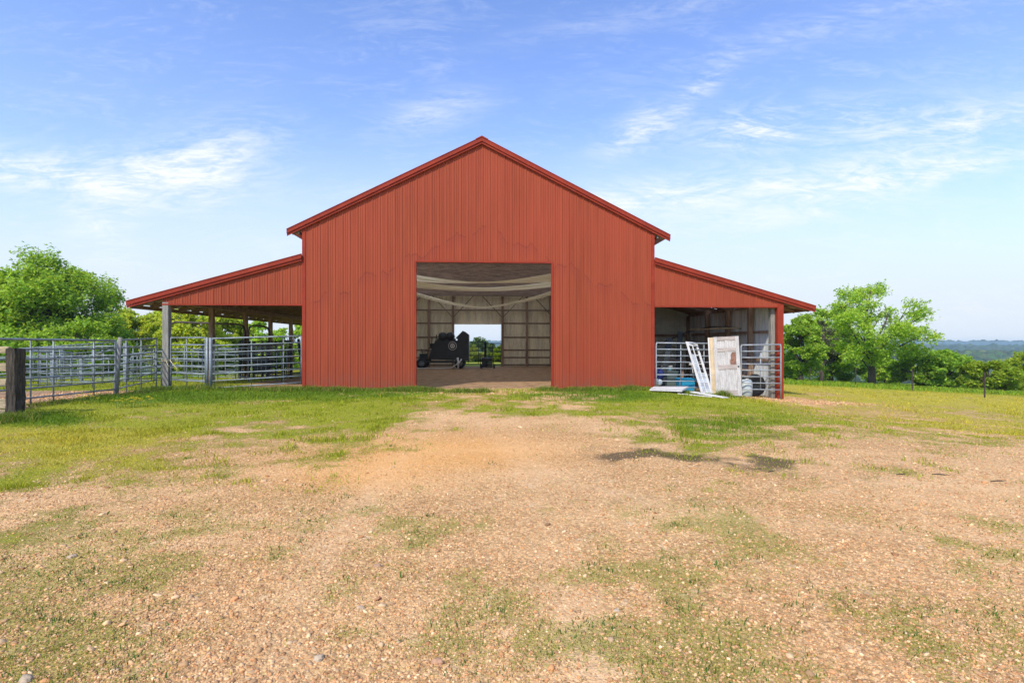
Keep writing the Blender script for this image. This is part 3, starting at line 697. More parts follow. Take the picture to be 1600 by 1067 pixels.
# pipe arches beyond the left lean-to
def arch(label, pa, pb, D, z, dr=0.):
    xa, xb = (pa-800)*D/F, (pb-800)*D/F; g = G(xa, D)-.1
    p = [(xa, D, g), (xa, D, z-.3), (xa+.08, D, z-.08), (xa+.3, D, z), (xb-.3, D, z-dr), (xb-.08, D, z-.08-dr), (xb, D, z-.3-dr), (xb, D, g)]
    o = MB().tube(p, .045, 8).build('pipe_arch', M_RUSTPIPE); return tag(o, label, 'pipe arch')
arch('wide brown bent pipe arch seen between the first lean-to posts', 264, 383, 22.5, 2.55, .1); arch('narrow brown bent pipe arch seen between the second and third lean-to posts', 388, 421, 25.5, 2.52, .05)
# cattle chute
def chute():
    D = 23.0; x0, x1 = (382-800)*D/F, (448-800)*D/F; g = -.02
    o = empty('cattle_chute', ((x0+x1)/2, D, 0), 0, 'dark iron cattle squeeze chute standing in the left lean-to', 'cattle chute'); w = (x1-x0)/2
    for sx in (-w, -w*.35, w*.3, w):
        for sy in (-.4, .4): MB().box(sx-.04, sx+.04, sy-.04, sy+.04, g, 1.72).build('upright', M_DARKIRON, o)
    for sy in (-.4, .4):
        for z in (.3, .55, .8, 1.05, 1.3, 1.52, 1.7): MB().tube([(-w, sy, z), (w, sy, z)], .025, 6).build('side_bar', M_DARKIRON, o)
    for k, sx in enumerate((-w-.02, w+.02)):
        mb = MB()
        for q in (-.28, -.1, .1, .28): mb.tube([(sx, q, .1), (sx+.04, q*.8, 1.68)], .022, 6)
        mb.tube([(sx, -.4, 1.72), (sx, .4, 1.72)], .04, 8); mb.tube([(sx, -.4, .12), (sx, .4, .12)], .04, 8); mb.build('head_gate', M_DARKIRON, o)
    MB().box(-w*.3, w*.2, -.44, -.41, .25, .95).build('side_plate', M_DARKIRON, o)
    mb = MB(); mb.tube([(w*.6, -.45, 1.4), (w*.75, -.6, 1.75), (w*.9, -.6, 1.95)], .02, 6); mb.build('lever', M_DARKIRON, o)
chute()
def ladder(label, px, D, h, w, tilt, mt):
    x = (px-800)*D/F; o = empty('ladder_frame', (x, D, G(x, D)), 0, label, 'ladder')
    for s in (-w/2, w/2): MB().bar((s, 0, 0), (s+tilt, .25, h), .04, .06, up=(0, 1, 0)).build('side_rail', mt, o)
    for k in range(1, 7): z = h*k/7; MB().bar((-w/2+tilt*k/7, .25*k/7, z), (w/2+tilt*k/7, .25*k/7, z), .035, .035).build('rung', mt, o)
    return o
ladder('dark iron ladder leaning near the rear of the left lean-to', 463, 24, 1.55, .42, -.15, M_DARKIRON)
o = MB().bar((0, 0, 0), (-.22, .1, 1.75), .07, .07).build('iron_bar', M_DARKIRON); o.location = at(473.5, 19.5); tag(o, 'dark iron bar leaning beside the red wall behind the long gate', 'bar')
# rope on the corner post
rp = MB(); X0 = -11.66
cx, cy, _ = L(-LWL+.10, .07); pts = []
for k in range(41):
    a = 2*math.pi*k/20; pts.append((cx+.155*math.cos(a), cy+.155*math.sin(a), .98+.0025*k+.02*math.sin(a*2)))
pts += [(cx+.2, cy-.13, 1.04), (cx+.32, cy-.16, .90), (cx+.44, cy-.18, .80), (cx+.50, cy-.17, .66)]
rp.tube(pts, .012, 6); rp.tube([(cx+.08, cy-.15, 1.02), (cx+.16, cy-.17, .86), (cx+.33, cy-.18, .78)], .010, 6)
tag(rp.build('rope', M_ROPE), 'pale cord knotted round the pale corner post of the left lean-to', 'rope')
# wooden tie post with boards
def tie_post():
    x, y = -10.48, 10.8; g = G(x, y); o = empty('board_fence', (x, y, g), 0, 'dark weathered railway tie post with rough boards running out to the left', 'fence')
    V = MB(); n = 12
    for k in range(n):
        z0 = -.3+(1.83+.0)*k/n; z1 = -.3+1.83*(k+1)/n
    rr = random.Random(4); prof = []
    mb = MB(); rings = []
    for k in range(13):
        z = -.3+(1.50-g+.3)*k/12; rings.append([(sx*(.098+rr.uniform(-.010, .010))+.015*math.sin(z*2), sy*(.12+rr.uniform(-.010, .010)), z+(rr.uniform(-.015, .015) if k == 12 else 0)) for sx, sy in ((-1, -1), (-.2, -1.03), (1, -1), (1.02, .1), (1, 1), (-1, 1))])
    for a, b in zip(rings[:-1], rings[1:]):
        for j in range(6): mb.quad(a[j], a[(j+1) % 6], b[(j+1) % 6], b[j])
    mb.quad(*rings[-1]); mb.build('post', M_TIE, o, bevel=.008)
    for (z0, z1, dz) in ((1.40, 1.54, .0), (1.02, 1.19, .02), (.72, .86, .0), (.24, .44, .03), (-.02, .22, -.1)):
        mb = MB(); mb.bar((-.10, -.02, (z0+z1)/2-g), (-2.6, .12, (z0+z1)/2-g+dz), .045, z1-z0); mb.build('board', M_BOARD, o, bevel=.005)
tie_post()

# ------------------------------------------------------------------ right lean-to: gates and stored things
panel('pipe_fence', 'galvanised panel across the right lean-to behind the leaning doors', 'pipe fence', (*L(6.22, -.02)[:2], .04, 1.63), (*L(9.06, -.02)[:2], .02, 1.60), 8, stays=(.32, .62), r=.021, foot=.25, mt=M_PIPE)
panel('metal_gate', 'small galvanised gate fixed beside the red corner of the right lean-to', 'gate', (*L(9.30, -.10)[:2], -.03, 1.55), (*L(10.74, -.16)[:2], -.06, 1.57), 8, stays=(.50,), r=.024, foot=.33, stay_top=.86, mt=M_PIPE)
def plank_M(A, B, Cc):
    A, B, Cc = Vector(A), Vector(B), Vector(Cc); x = (B-A).normalized(); z = (Cc-A); z = (z-x*z.dot(x)).normalized(); y = z.cross(x)
    M = Matrix((x, y, z)).transposed().to_4x4(); M.translation = A; return M
def white_door():
    o = empty('panel_door', label='peeling white panel door with one broken panel, leaning against the right lean-to', cat='door'); w, h, t = .83, 2.08, .042
    o.matrix_world = plank_M((7.17, 17.96, -.24), (7.99, 17.70, -.20), (6.80, 18.24, 1.80))
    for x in (0, w-.12): MB().box(x, x+.12, 0, t, 0, h).build('stile', M_OLDDOOR, o, bevel=.004)
    for (z0, z1) in ((0, .20), (.93, 1.09), (1.56, 1.68), (1.95, h)): MB().box(.121, w-.121, .002, t-.002, z0, z1).build('door_rail', M_OLDRAIL, o, bevel=.004)
    for (z0, z1) in ((.201, .929), (1.091, 1.559), (1.681, 1.949)): MB().box(w/2-.05, w/2+.05, .003, t-.003, z0, z1).build('muntin', M_OLDDOOR, o, bevel=.004)
    for (x0, x1) in ((.121, w/2-.051), (w/2+.051, w-.121)):
        for (z0, z1) in ((.201, .929), (1.091, 1.559), (1.681, 1.949)):
            if x0 > .3 and 1.0 < z0 < 1.5:
                continue
            MB().box(x0, x1, .024, t-.008, z0, z1).build('door_panel', M_OLDDOOR, o)
    x0, x1, z0, z1 = w/2+.051, w-.121, 1.091, 1.559
    mb = MB(); P = [(x0, z0), (x0+.05, z0), (x0+.045, z0+.15), (x0+.08, z0+.22), (x0+.07, z0+.34), (x0+.13, z0+.43), (x1, z0+.44), (x1, z1), (x0, z1)]
    mb.quad(*[(a, .018, c) for a, c in P]); mb.quad(*[(a, .028, c) for a, c in reversed(P)])
    for k in range(len(P)): a, b = P[k], P[(k+1) % len(P)]; mb.quad((a[0], .018, a[1]), (b[0], .018, b[1]), (b[0], .028, b[1]), (a[0], .028, a[1]))
    mb.build('broken_panel', M_OLDDOOR, o)
    MB().box(x0, x1, .031, .037, z0, z1).build('splintered_wood', pbr('raw_wood', (.30, .15, .10), .9, var=.3), o)
    MB().lathe([(0, -.02), (.022, -.02), (.028, -.012), (.028, 0), (0, 0)], (w-.06, .0, 1.02), 'Y', 16).build('knob_plate', M_BLACK, o)
white_door()
def beige_door():
    o = empty('flush_door', label='beige flush door leaning behind the peeling white door', cat='door')
    o.matrix_world = plank_M((7.03, 18.07, -.24), (7.82, 17.84, -.20), (6.70, 18.31, 1.80))
    MB().box(0, .78, 0, .035, 0, 2.06).build('door_leaf', M_BEIGE, o, bevel=.003)
    MB().box(-.004, .03, -.006, .041, 0, 2.058).build('edge_strip', M_WHITE, o)
    MB().box(.031, .775, -.004, -.0005, .72, .735).build('seam', M_OLDRAIL, o)
beige_door()
def french_door():
    o = empty('glazed_door', label='narrow white glazed door with ten small panes, leaning sideways in front of the panel', cat='door'); w, h, t = .56, 1.99, .04
    o.matrix_world = plank_M((6.50, 17.50, G(6.5, 17.5)+.01), (6.96, 17.75, G(6.96, 17.75)+.01), (6.00, 18.14, 1.62))
    for x in (0, w-.08): MB().box(x, x+.08, 0, t, 0, h).build('stile', M_WHITE, o, bevel=.004)
    for (z0, z1) in ((0, .10), (h-.15, h)): MB().box(.081, w-.081, .002, t-.002, z0, z1).build('door_rail', M_WHITE, o, bevel=.004)
    n = 5; z0, z1 = .10, h-.15; st = (z1-z0)/n
    MB().box(w/2-.013, w/2+.013, .006, t-.006, z0+.001, z1-.001).build('muntin', M_WHITE, o)
    for k in range(1, n): MB().box(.081, w-.081, .008, t-.008, z0+k*st-.012, z0+k*st+.012).build('muntin', M_WHITE, o)
    for k in range(n):
        for s in (0, 1):
            if (k, s) in ((4, 0), (4, 1), (3, 1), (2, 1)): continue
            xa = .082 if s == 0 else w/2+.014; xb = w/2-.014 if s == 0 else w-.082
            MB().box(xa, xb, .018, .022, z0+k*st+.013, z0+(k+1)*st-.013).build('pane', M_GLASS, o)
french_door()
def flat_board(name, label, cat, corners, th, mt, strip=None):
    o = MB(); P = [Vector(c) for c in corners]; o.quad(*[tuple(p+Vector((0, 0, th))) for p in P]); o.quad(*[tuple(p) for p in reversed(P)])
    for k in range(4): a, b = P[k], P[(k+1) % 4]; o.quad(tuple(a), tuple(b), tuple(b+Vector((0, 0, th))), tuple(a+Vector((0, 0, th))))
    if strip:
        c = sum(P, Vector())/4
        for k in range(4):
            a, b = P[k], P[(k+1) % 4]; ia = a.lerp(c, .14)+Vector((0, 0, th+.006)); ib = b.lerp(c, .14)+Vector((0, 0, th+.006))
            o.quad(tuple(a+Vector((0, 0, th+.012))), tuple(b+Vector((0, 0, th+.012))), tuple(ib), tuple(ia))
    return tag(o.build(name, mt), label, cat)
g1 = lambda x, y, d=0: (x, y, G(x, y)+d)
flat_board('door_leaf', 'white door leaf lying flat on the grass by the red wall', 'door', [g1(4.58, 17.05, .05), g1(5.55, 16.72, .09), g1(6.12, 17.75, .16), g1(5.0, 18.0, .07)], .04, M_WHITE, True)
flat_board('white_board', 'long chalky white board lying on the grass below the glazed door', 'board', [g1(5.9, 17.0, .06), g1(6.75, 16.35, .02), g1(7.0, 16.55, .02), g1(6.15, 17.25, .07)], .03, M_WHITE)
flat_board('white_board', 'thin broken white slat lying in the grass in front of the flat door leaf', 'board', [g1(5.35, 16.55, .02), g1(6.35, 16.25, .02), g1(6.38, 16.38, .02), g1(5.4, 16.7, .02)], .02, M_WHITE)
def tote(name, label, cat, x, y, w, d, h, mt, lidm=None, tilt=0):
    o = empty(name, (x, y, G(x, y)), tilt, label, cat); mb = MB()
    a, b = .86, 1.
    P = [(-w/2*a, -d/2*a, 0), (w/2*a, -d/2*a, 0), (w/2*a, d/2*a, 0), (-w/2*a, d/2*a, 0)]; Q = [(-w/2, -d/2, h), (w/2, -d/2, h), (w/2, d/2, h), (-w/2, d/2, h)]
    mb.quad(*reversed(P))
    for k in range(4): mb.quad(P[k], P[(k+1) % 4], Q[(k+1) % 4], Q[k])
    for k in range(4): c = .9; mb.quad(Q[k], Q[(k+1) % 4], tuple(Vector(P[(k+1) % 4])*c+Vector((0, 0, .02))), tuple(Vector(P[k])*c+Vector((0, 0, .02))))
    mb.build('tub', mt, o, bevel=.01)
    mb = MB()
    for (x0, x1, y0, y1) in ((-w/2-.02, w/2+.02, -d/2-.02, -d/2+.0), (-w/2-.02, w/2+.02, d/2, d/2+.02), (-w/2-.02, -w/2, -d/2, d/2), (w/2, w/2+.02, -d/2, d/2)): mb.box(x0, x1, y0, y1, h-.035, h+.006)
    mb.build('rim', lidm or mt, o)
    return o
tote('storage_tub', 'bright blue plastic tub behind the panel rails', 'tub', *L(7.42, .32)[:2], .60, .42, .44, M_BLUE)
def junk():
    # shelf bench with pale box and odds
    x, y, _ = L(7.1, 2.2); o = empty('work_bench', (x, y, G(x, y)), TH, 'dark timber bench at the back of the right lean-to', 'bench')
    MB().box(-.9, .95, -.3, .3, .98, 1.04).build('bench_top', M_WOODH, o)
    for sx in (-.82, .87):
        for sy in (-.24, .24): MB().box(sx-.04, sx+.04, sy-.04, sy+.04, 0, .979).build('leg', M_WOOD, o)
    MB().box(-.85, .9, -.26, .26, .42, .46).build('shelf', M_WOODH, o)
    x, y, _ = L(7.0, 1.35); tote('storage_box', 'grey green storage box standing behind the panel, left of the glazed door', 'box', x, y, .9, .5, .62, pbr('dull_green_plastic', (.10, .14, .13), .5), tilt=TH)
    b = tote('cardboard_carton', 'small printed carton resting on the grey green storage box', 'carton', x+.05, y, .42, .3, .20, pbr('pale_carton', (.45, .42, .40), .8)); b.location.z += .63
    MB().box(-.12, .02, -.155, -.148, .05, .13).build('red_print', pbr('red_print', (.5, .06, .05), .6), b); MB().box(.06, .17, -.155, -.148, .04, .15).build('teal_print', pbr('teal_print', (.05, .28, .32), .6), b)
    # navy bag
    x, y, _ = L(6.42, .55); o = empty('cloth_bag', (x, y, G(x, y)), 0, 'slumped navy cloth bag with a white bundle, next to the red wall', 'bag')
    def lump(c, r, sc, seed, mt, nm):
        m_ = MB(); n = 10; rows = []
        for i in range(n+1):
            ph = math.pi*i/n; row = []
            for j in range(16):
                th = 2*math.pi*j/16; v = Vector((math.sin(ph)*math.cos(th), math.sin(ph)*math.sin(th), math.cos(ph)))
                q = 1+.25*mnoise.noise(v*1.8+Vector((seed, 0, 0)))+.1*mnoise.noise(v*5+Vector((0, seed, 0))); row.append((c[0]+v.x*r*sc[0]*q, c[1]+v.y*r*sc[1]*q, max(.0, c[2]+v.z*r*sc[2]*q)))
            rows.append(row)
        for a, b in zip(rows[:-1], rows[1:]):
            for j in range(16): m_.quad(a[j], b[j], b[(j+1) % 16], a[(j+1) % 16]); m_.sm[-1] = True
        return m_.build(nm, mt, o)
    lump((0, 0, .5), .26, (1.1, .9, .9), 3, M_BLUED, 'bag_body'); lump((-.02, -.2, .22), .17, (1.1, .8, .8), 5, M_PALEPL, 'bundle')
    # leaning dark planks
    for i, (s0, s1, t0, h, lb) in enumerate(((6.75, 7.25, .9, 1.85, 'dark plank leaning at an angle left of the glazed door'), (7.75, 8.05, 1.9, 2.25, 'taller dark plank leaning behind the beige door'))):
        a = L(s0, t0); b = L(s1, t0+.5); m_ = MB(); m_.bar((0, 0, 0), (b[0]-a[0], b[1]-a[1], h), .20, .05, up=(0, 1, 0)); q = m_.build('plank', M_DARKIRON); q.location = (a[0], a[1], G(a[0], a[1])); tag(q, lb, 'plank')
    # tyres
    def tyre(label, s, t, R_, w, rz, ry=0, z=0):
        x, y, _ = L(s, t); o = empty('tyre', (x, y, G(x, y)+z), rz, label, 'tyre')
        prof = []
        for k in range(13):
            a = math.pi*(k/12); prof.append((R_-.22*R_*0-.16*(1-math.sin(a))*1.0, -w/2*math.cos(a)))
        prof = [(R_*.55, -w*.38)]+[(R_-.10*(1-math.sin(math.pi*k/12))**1.0, -w/2*math.cos(math.pi*k/12)) for k in range(13)]+[(R_*.55, w*.38), (R_*.55, -w*.38)]
        MB().lathe(prof, (0, 0, R_), 'Y', 28).build('tread', M_RUBBER, o)
        MB().lathe([(0, -w*.1), (R_*.25, -w*.1), (R_*.5, -w*.28), (R_*.56, -w*.3), (R_*.56, w*.3), (R_*.5, w*.28), (R_*.25, w*.1), (0, w*.1)], (0, 0, R_), 'Y', 20).build('rim', M_DARKIRON, o)
    tyre('large black tyre standing behind the small gate, nearer the red post', 10.15, .52, .42, .24, R(10)); tyre('black tyre behind the small gate, further in and to the left', 9.75, 1.25, .40, .24, R(-12))
    # pale drum
    x, y, _ = L(9.62, .22); o = empty('plastic_drum', (x, y, G(x, y)), R(10), 'pale plastic drum tipped behind the left end of the small gate', 'drum')
    MB().lathe([(0, 0), (.20, 0), (.235, .03), (.25, .2), (.25, .42), (.235, .56), (.18, .62), (0, .63)], (0, 0, .0), 'Z', 24).build('drum_body', M_PALEPL, o)
    MB().lathe([(.05, .62), (.05, .66), (0, .66)], (.08, 0, 0), 'Z', 12).build('cap', M_WHITE, o)
    # old pallet/timber on shelf beside posts
    x, y, _ = L(9.9, 1.9); o = empty('timber_rack', (x, y, G(x, y)), TH, 'low timber rack with scrap boards behind the small gate', 'rack')
    for sx in (-.5, .5): MB().box(sx-.05, sx+.05, -.05, .05, 0, .9).build('upright', M_WOOD, o)
    for z in (.62, .9): MB().box(-.6, .6, -.2, .2, z, z+.05).build('shelf', M_WOODH, o)
    for k in range(3): MB().bar((-.5, -.1+.1*k, .98+.04*k), (.45, -.05+.1*k, .99+.05*k), .09, .035).build('scrap_board', M_BOARD, o)
    # long pale plank resting across wall girts, wires
    a = L(8.9, 3.4); m_ = MB(); m_.bar((0, 0, 0), (1.35, -1.6, .03), .16, .05); q = m_.build('wall_plank', M_BOARD); q.location = (a[0], a[1], 2.2); tag(q, 'pale plank resting high across the posts in the right lean-to', 'plank')
    def hose(label, pts, r, mt): tag(MB().tube(pts, r, 6).build('hose', mt), label, 'hose')
    pts = []
    for k in range(20): t = k/19; p = L(7.9+2.4*t, 4.6-2.8*t); pts.append((p[0], p[1], 1.55+.75*math.sin(t*2.1)))
    hose('dark hose looped along the wall of the right lean-to', pts, .022, M_RUBBER)
    x, y, _ = L(8.05, .9); o = empty('broom', (x, y, G(x, y)), 0, 'white handled broom upside down behind the glazed door', 'broom')
    MB().tube([(0, 0, 0), (-.10, .1, .95)], .013, 6).build('handle', M_WHITE, o); MB().box(-.20, -.02, .06, .14, .95, 1.06).build('head', M_WHITE, o)
junk()

# ------------------------------------------------------------------ trailer, small engine and rear gates in the hall
def trailer():
    D = 33.4; x0 = -3.85
    o = empty('smoker_trailer', (x0, D, 0), R(3), 'black boxy trailer with a round white emblem parked inside the barn', 'trailer')
    k = D/F
    def q(px, py): return ((px-800)*k-x0, EYE+(HY-py)*k)
    def prism(name, pts, y0, y1, mt, bev=.02):
        mb = MB(); P = [(a, y0, c) for a, c in pts]; Q = [(a, y1, c) for a, c in pts]
        mb.quad(*P); mb.quad(*reversed(Q))
        for i in range(len(P)): j = (i+1) % len(P); mb.quad(P[j], P[i], Q[i], Q[j])
        return mb.build(name, mt, o, bevel=bev)
    body = prism('body', [q(671, 561), q(733, 563), q(733, 523), q(726.5, 518), q(715, 532), q(682, 532), q(676, 545)], -.65, .75, M_BLACK)
    prism('open_lid', [q(713, 528), q(724, 517), q(733, 524.5), q(722, 536)], -.76, -.66, M_BLACK, .01)
    for cx_ in (692.5, 704): MB().lathe([(0, -.6), (.22, -.6), (.27, -.52), (.27, .6), (0, .62)], (q(cx_, 0)[0], 0, q(0, 525.5)[1]), 'Y', 10).build('stack_drum', M_BLACK, o)
    MB().box(q(684, 0)[0], q(712, 0)[0], -.5, .5, q(0, 532)[1]-.02, q(0, 529)[1]).build('top_deck', M_BLACK, o)
    ex, ez = q(708, 540.3)
    mb = MB(); n = 40
    for i in range(n):
        a, b = 2*math.pi*i/n, 2*math.pi*(i+1)/n
        for (r0, r1) in ((.245, .268), (.085, .135)):
            mb.quad(*[(ex+r*math.cos(t), -.656, ez+r*math.sin(t)) for (r, t) in ((r0, a), (r1, a), (r1, b), (r0, b))])
    for i in range(12):
        a = 2*math.pi*i/12
        mb.quad(*[(ex+r*math.cos(a+w), -.6555, ez+r*math.sin(a+w)) for (r, w) in ((.145, -.09), (.18, -.06), (.18, .06), (.145, .09))])
    mb.quad(*[(ex+.045*math.cos(t), -.657, ez+.045*math.sin(t)) for t in [2*math.pi*i/12 for i in range(12)]])
    mb.build('emblem', M_WHITE, o)
    MB().box(q(660, 0)[0], q(724, 0)[0], -.6, .6, .38, .48).build('chassis', M_BLACK, o)
    for px, y_ in ((661, -.62), (719, -.62), (661, .7), (719, .7)):
        w = empty('wheel', (q(px, 0)[0], y_, .34)); w.parent = o
        MB().lathe([(.2, -.09), (.31, -.09), (.34, -.06), (.34, .06), (.31, .09), (.2, .09)], (0, 0, 0), 'Y', 24).build('tyre', M_RUBBER, w); MB().lathe([(0, -.05), (.08, -.07), (.2, -.06), (.2, .06), (0, .06)], (0, 0, 0), 'Y', 18).build('rim', M_PIPED, w)
    mb = MB()
    for (a, b, r) in (((675, 562), (655, 563), .04), ((662, 556), (660, 545), .02), ((667, 556), (672, 543), .02), ((675, 545), (676, 528), .03), ((682, 535), (683, 523), .03), ((658, 550), (674, 548), .02)):
        A, B = q(*a), q(*b); mb.tube([(A[0], -.3, A[1]), (B[0], -.3, B[1])], r, 8)
    mb.box(q(657, 0)[0], q(668, 0)[0], -.4, .2, .55, .95); mb.box(q(673, 0)[0], q(682, 0)[0], -.35, .25, 1.3, 1.62); mb.build('engine_gear', M_DARKIRON, o)
    mb = MB(); A = q(716, 558); B = q(717, 575); mb.tube([(A[0], -.8, A[1]), (A[0]+.05, -.82, A[1]-.35), (B[0], -.85, .02)], [.07, .05, .06], 8); mb.tube([(q(722, 0)[0], -.8, .62), (q(716, 0)[0], -.95, .22)], .045, 8); mb.build('jack', M_WHITE, o)
    pts = [(q(722, 0)[0], D-.85, q(0, 563)[1]), (q(716, 0)[0], D-1.0, .28), (q(708, 0)[0], D-1.1, .06), (q(695, 0)[0], D-1.1, .03), (q(670, 0)[0], D-1.1, .03), (q(640, 0)[0], D-1.2, .03)]
    h = MB().tube([(p[0]+x0, p[1], p[2]+.02) for p in pts], .026, 8).build('water_hose', M_WHITE); tag(h, 'white hose trailing across the barn floor from the black trailer', 'hose')
trailer()
def engine():
    D = 33.0; x = (761-800)*D/F; o = empty('generator', (x, D, G(x, D)), R(-8), 'small black wheeled generator standing alone on the barn floor', 'generator'); o.scale = (1.12, 1.1, 1.05)
    mb = MB()
    for sx in (-.34, .34):
        mb.tube([(sx, -.28, .08), (sx, -.28, .62), (sx, -.2, .68), (sx, .2, .68), (sx, .28, .62), (sx, .28, .08)], .022, 8)
    for (y, z) in ((-.28, .1), (.28, .1), (-.2, .68), (.2, .68)): mb.tube([(-.34, y, z), (.34, y, z)], .022, 8)
    mb.build('frame', M_BLACK, o)
    MB().box(-.28, .28, -.22, .22, .46, .64).build('fuel_tank', M_BLACK, o, bevel=.04); MB().box(-.27, .02, -.2, .2, .12, .44).build('engine_block', M_DARKIRON, o, bevel=.02)
    MB().lathe([(0, -.14), (.12, -.14), (.13, -.1), (.13, .12), (0, .14)], (.16, 0, .28), 'X', 18).build('alternator', M_PIPED, o)
    for sx in (-.36, .40): MB().lathe([(0, -.04), (.11, -.04), (.12, 0), (.11, .04), (0, .04)], (sx, .1, .12), 'X', 18).build('wheel', M_RUBBER, o)
    MB().tube([(.30, -.25, .6), (.36, -.4, .64), (.36, -.5, .5)], .018, 6).build('handle', M_BLACK, o)
engine()
yd = 37.6
panel('pipe_gate', 'dark pipe gate beyond the rear doorway, left of its middle post', 'gate', pe(700, yd, .12, 1.68), pe(757.2, yd, .12, 1.70), 6, stays=(.55, .83), r=.028, mt=M_DARKIRON)
panel('pipe_gate', 'dark pipe gate beyond the rear doorway, right of its middle post', 'gate', pe(759.6, yd, .08, 1.62), pe(792, yd, .02, 1.62), 6, stays=(.30, .72), r=.028, mt=M_DARKIRON)
o = MB().tube([(0, 0, -.2), (0, 0, 1.80)], .034, 10).build('fence_post', M_DARKIRON); o.location = at(758.5, yd); tag(o, 'dark middle post between the two gates beyond the rear doorway', 'fence post')

# ------------------------------------------------------------------ wire fence in the right field
def wire_fence():
    P = [(1225, 49.), (1265.5, 42.5), (1337, 36.), (1425.5, 30.5), (1538.5, 25.6), (1690, 21.5)]
    pts = [at(px, D) for px, D in P]; o = empty('wire_fence', pts[0], 0, 'sagging wire fence on thin rusty steel posts crossing the right field', 'fence'); b = Vector(pts[0])
    for p in pts:
        v = Vector(p)-b; MB().box(v.x-.024, v.x+.024, v.y-.024, v.y+.024, v.z-.3, v.z+1.28).build('post', M_RUSTPIPE, o)
    for h in (.3, .55, .8, 1.05, 1.22):
        mb = MB(); q = []
        for a, c in zip(pts[:-1], pts[1:]):
            for k in range(6): t = k/6; v = Vector(a).lerp(Vector(c), t)-b; q.append((v.x, v.y-.04, v.z+h-.05*math.sin(math.pi*t)))
        mb.tube(q, .0045, 4); mb.build('wire', M_RUSTPIPE, o)
wire_fence()

# ------------------------------------------------------------------ trees
def f_leaf(t, out):
    a = t.new('ShaderNodeAttribute', attribute_name='tint').outputs['Color']
    d = t.new('ShaderNodeBsdfDiffuse'); tr = t.new('ShaderNodeBsdfTranslucent'); mx = t.new('ShaderNodeMixShader'); mx.inputs[0].default_value = .45
    t.put(d.inputs[0], a); t.put(tr.inputs[0], t.mix(1., a, (1.25, 1.25, .55), 'MULTIPLY'))
    t.l.new(d.outputs[0], mx.inputs[1]); t.l.new(tr.outputs[0], mx.inputs[2]); t.l.new(mx.outputs[0], out.inputs[0])
M_LEAF = mat('leaf', f_leaf)
M_BARK = pbr('bark', (.085, .065, .048), .95, var=.35, vscale=3, bump=.8, bscale=7, stretch=(5, 5, 1))
def leaf_mesh(name, P, size, base, rng, parent, vary=.30, flat=.5):
    n = len(P); nrm = rng.normal(size=(n, 3)); nrm[:, 2] = np.abs(nrm[:, 2])+flat; nrm /= np.linalg.norm(nrm, axis=1)[:, None]
    a = rng.normal(size=(n, 3)); a -= nrm*(a*nrm).sum(1)[:, None]; a /= np.linalg.norm(a, axis=1)[:, None]; b = np.cross(nrm, a)
    s = size*rng.uniform(.55, 1.35, (n, 1)); bend = nrm*s*.25
    V = np.stack([P-a*s*.6, P+b*s*.38+bend, P+a*s*.6, P-b*s*.38+bend], 1).reshape(-1, 3)
    Fq = np.arange(n*4).reshape(n, 4)
    k = rng.uniform(-1, 1, (n, 1)); h = rng.uniform(-1, 1, (n, 1))
    col = np.array(base)[None]*(1+vary*k)*np.concatenate([1+.22*h, 1+.05*h, 1-.1*h], 1)
    return npmesh(name, V, Fq, M_LEAF, np.repeat(np.clip(col, .003, .9), 4, 0), parent=parent)
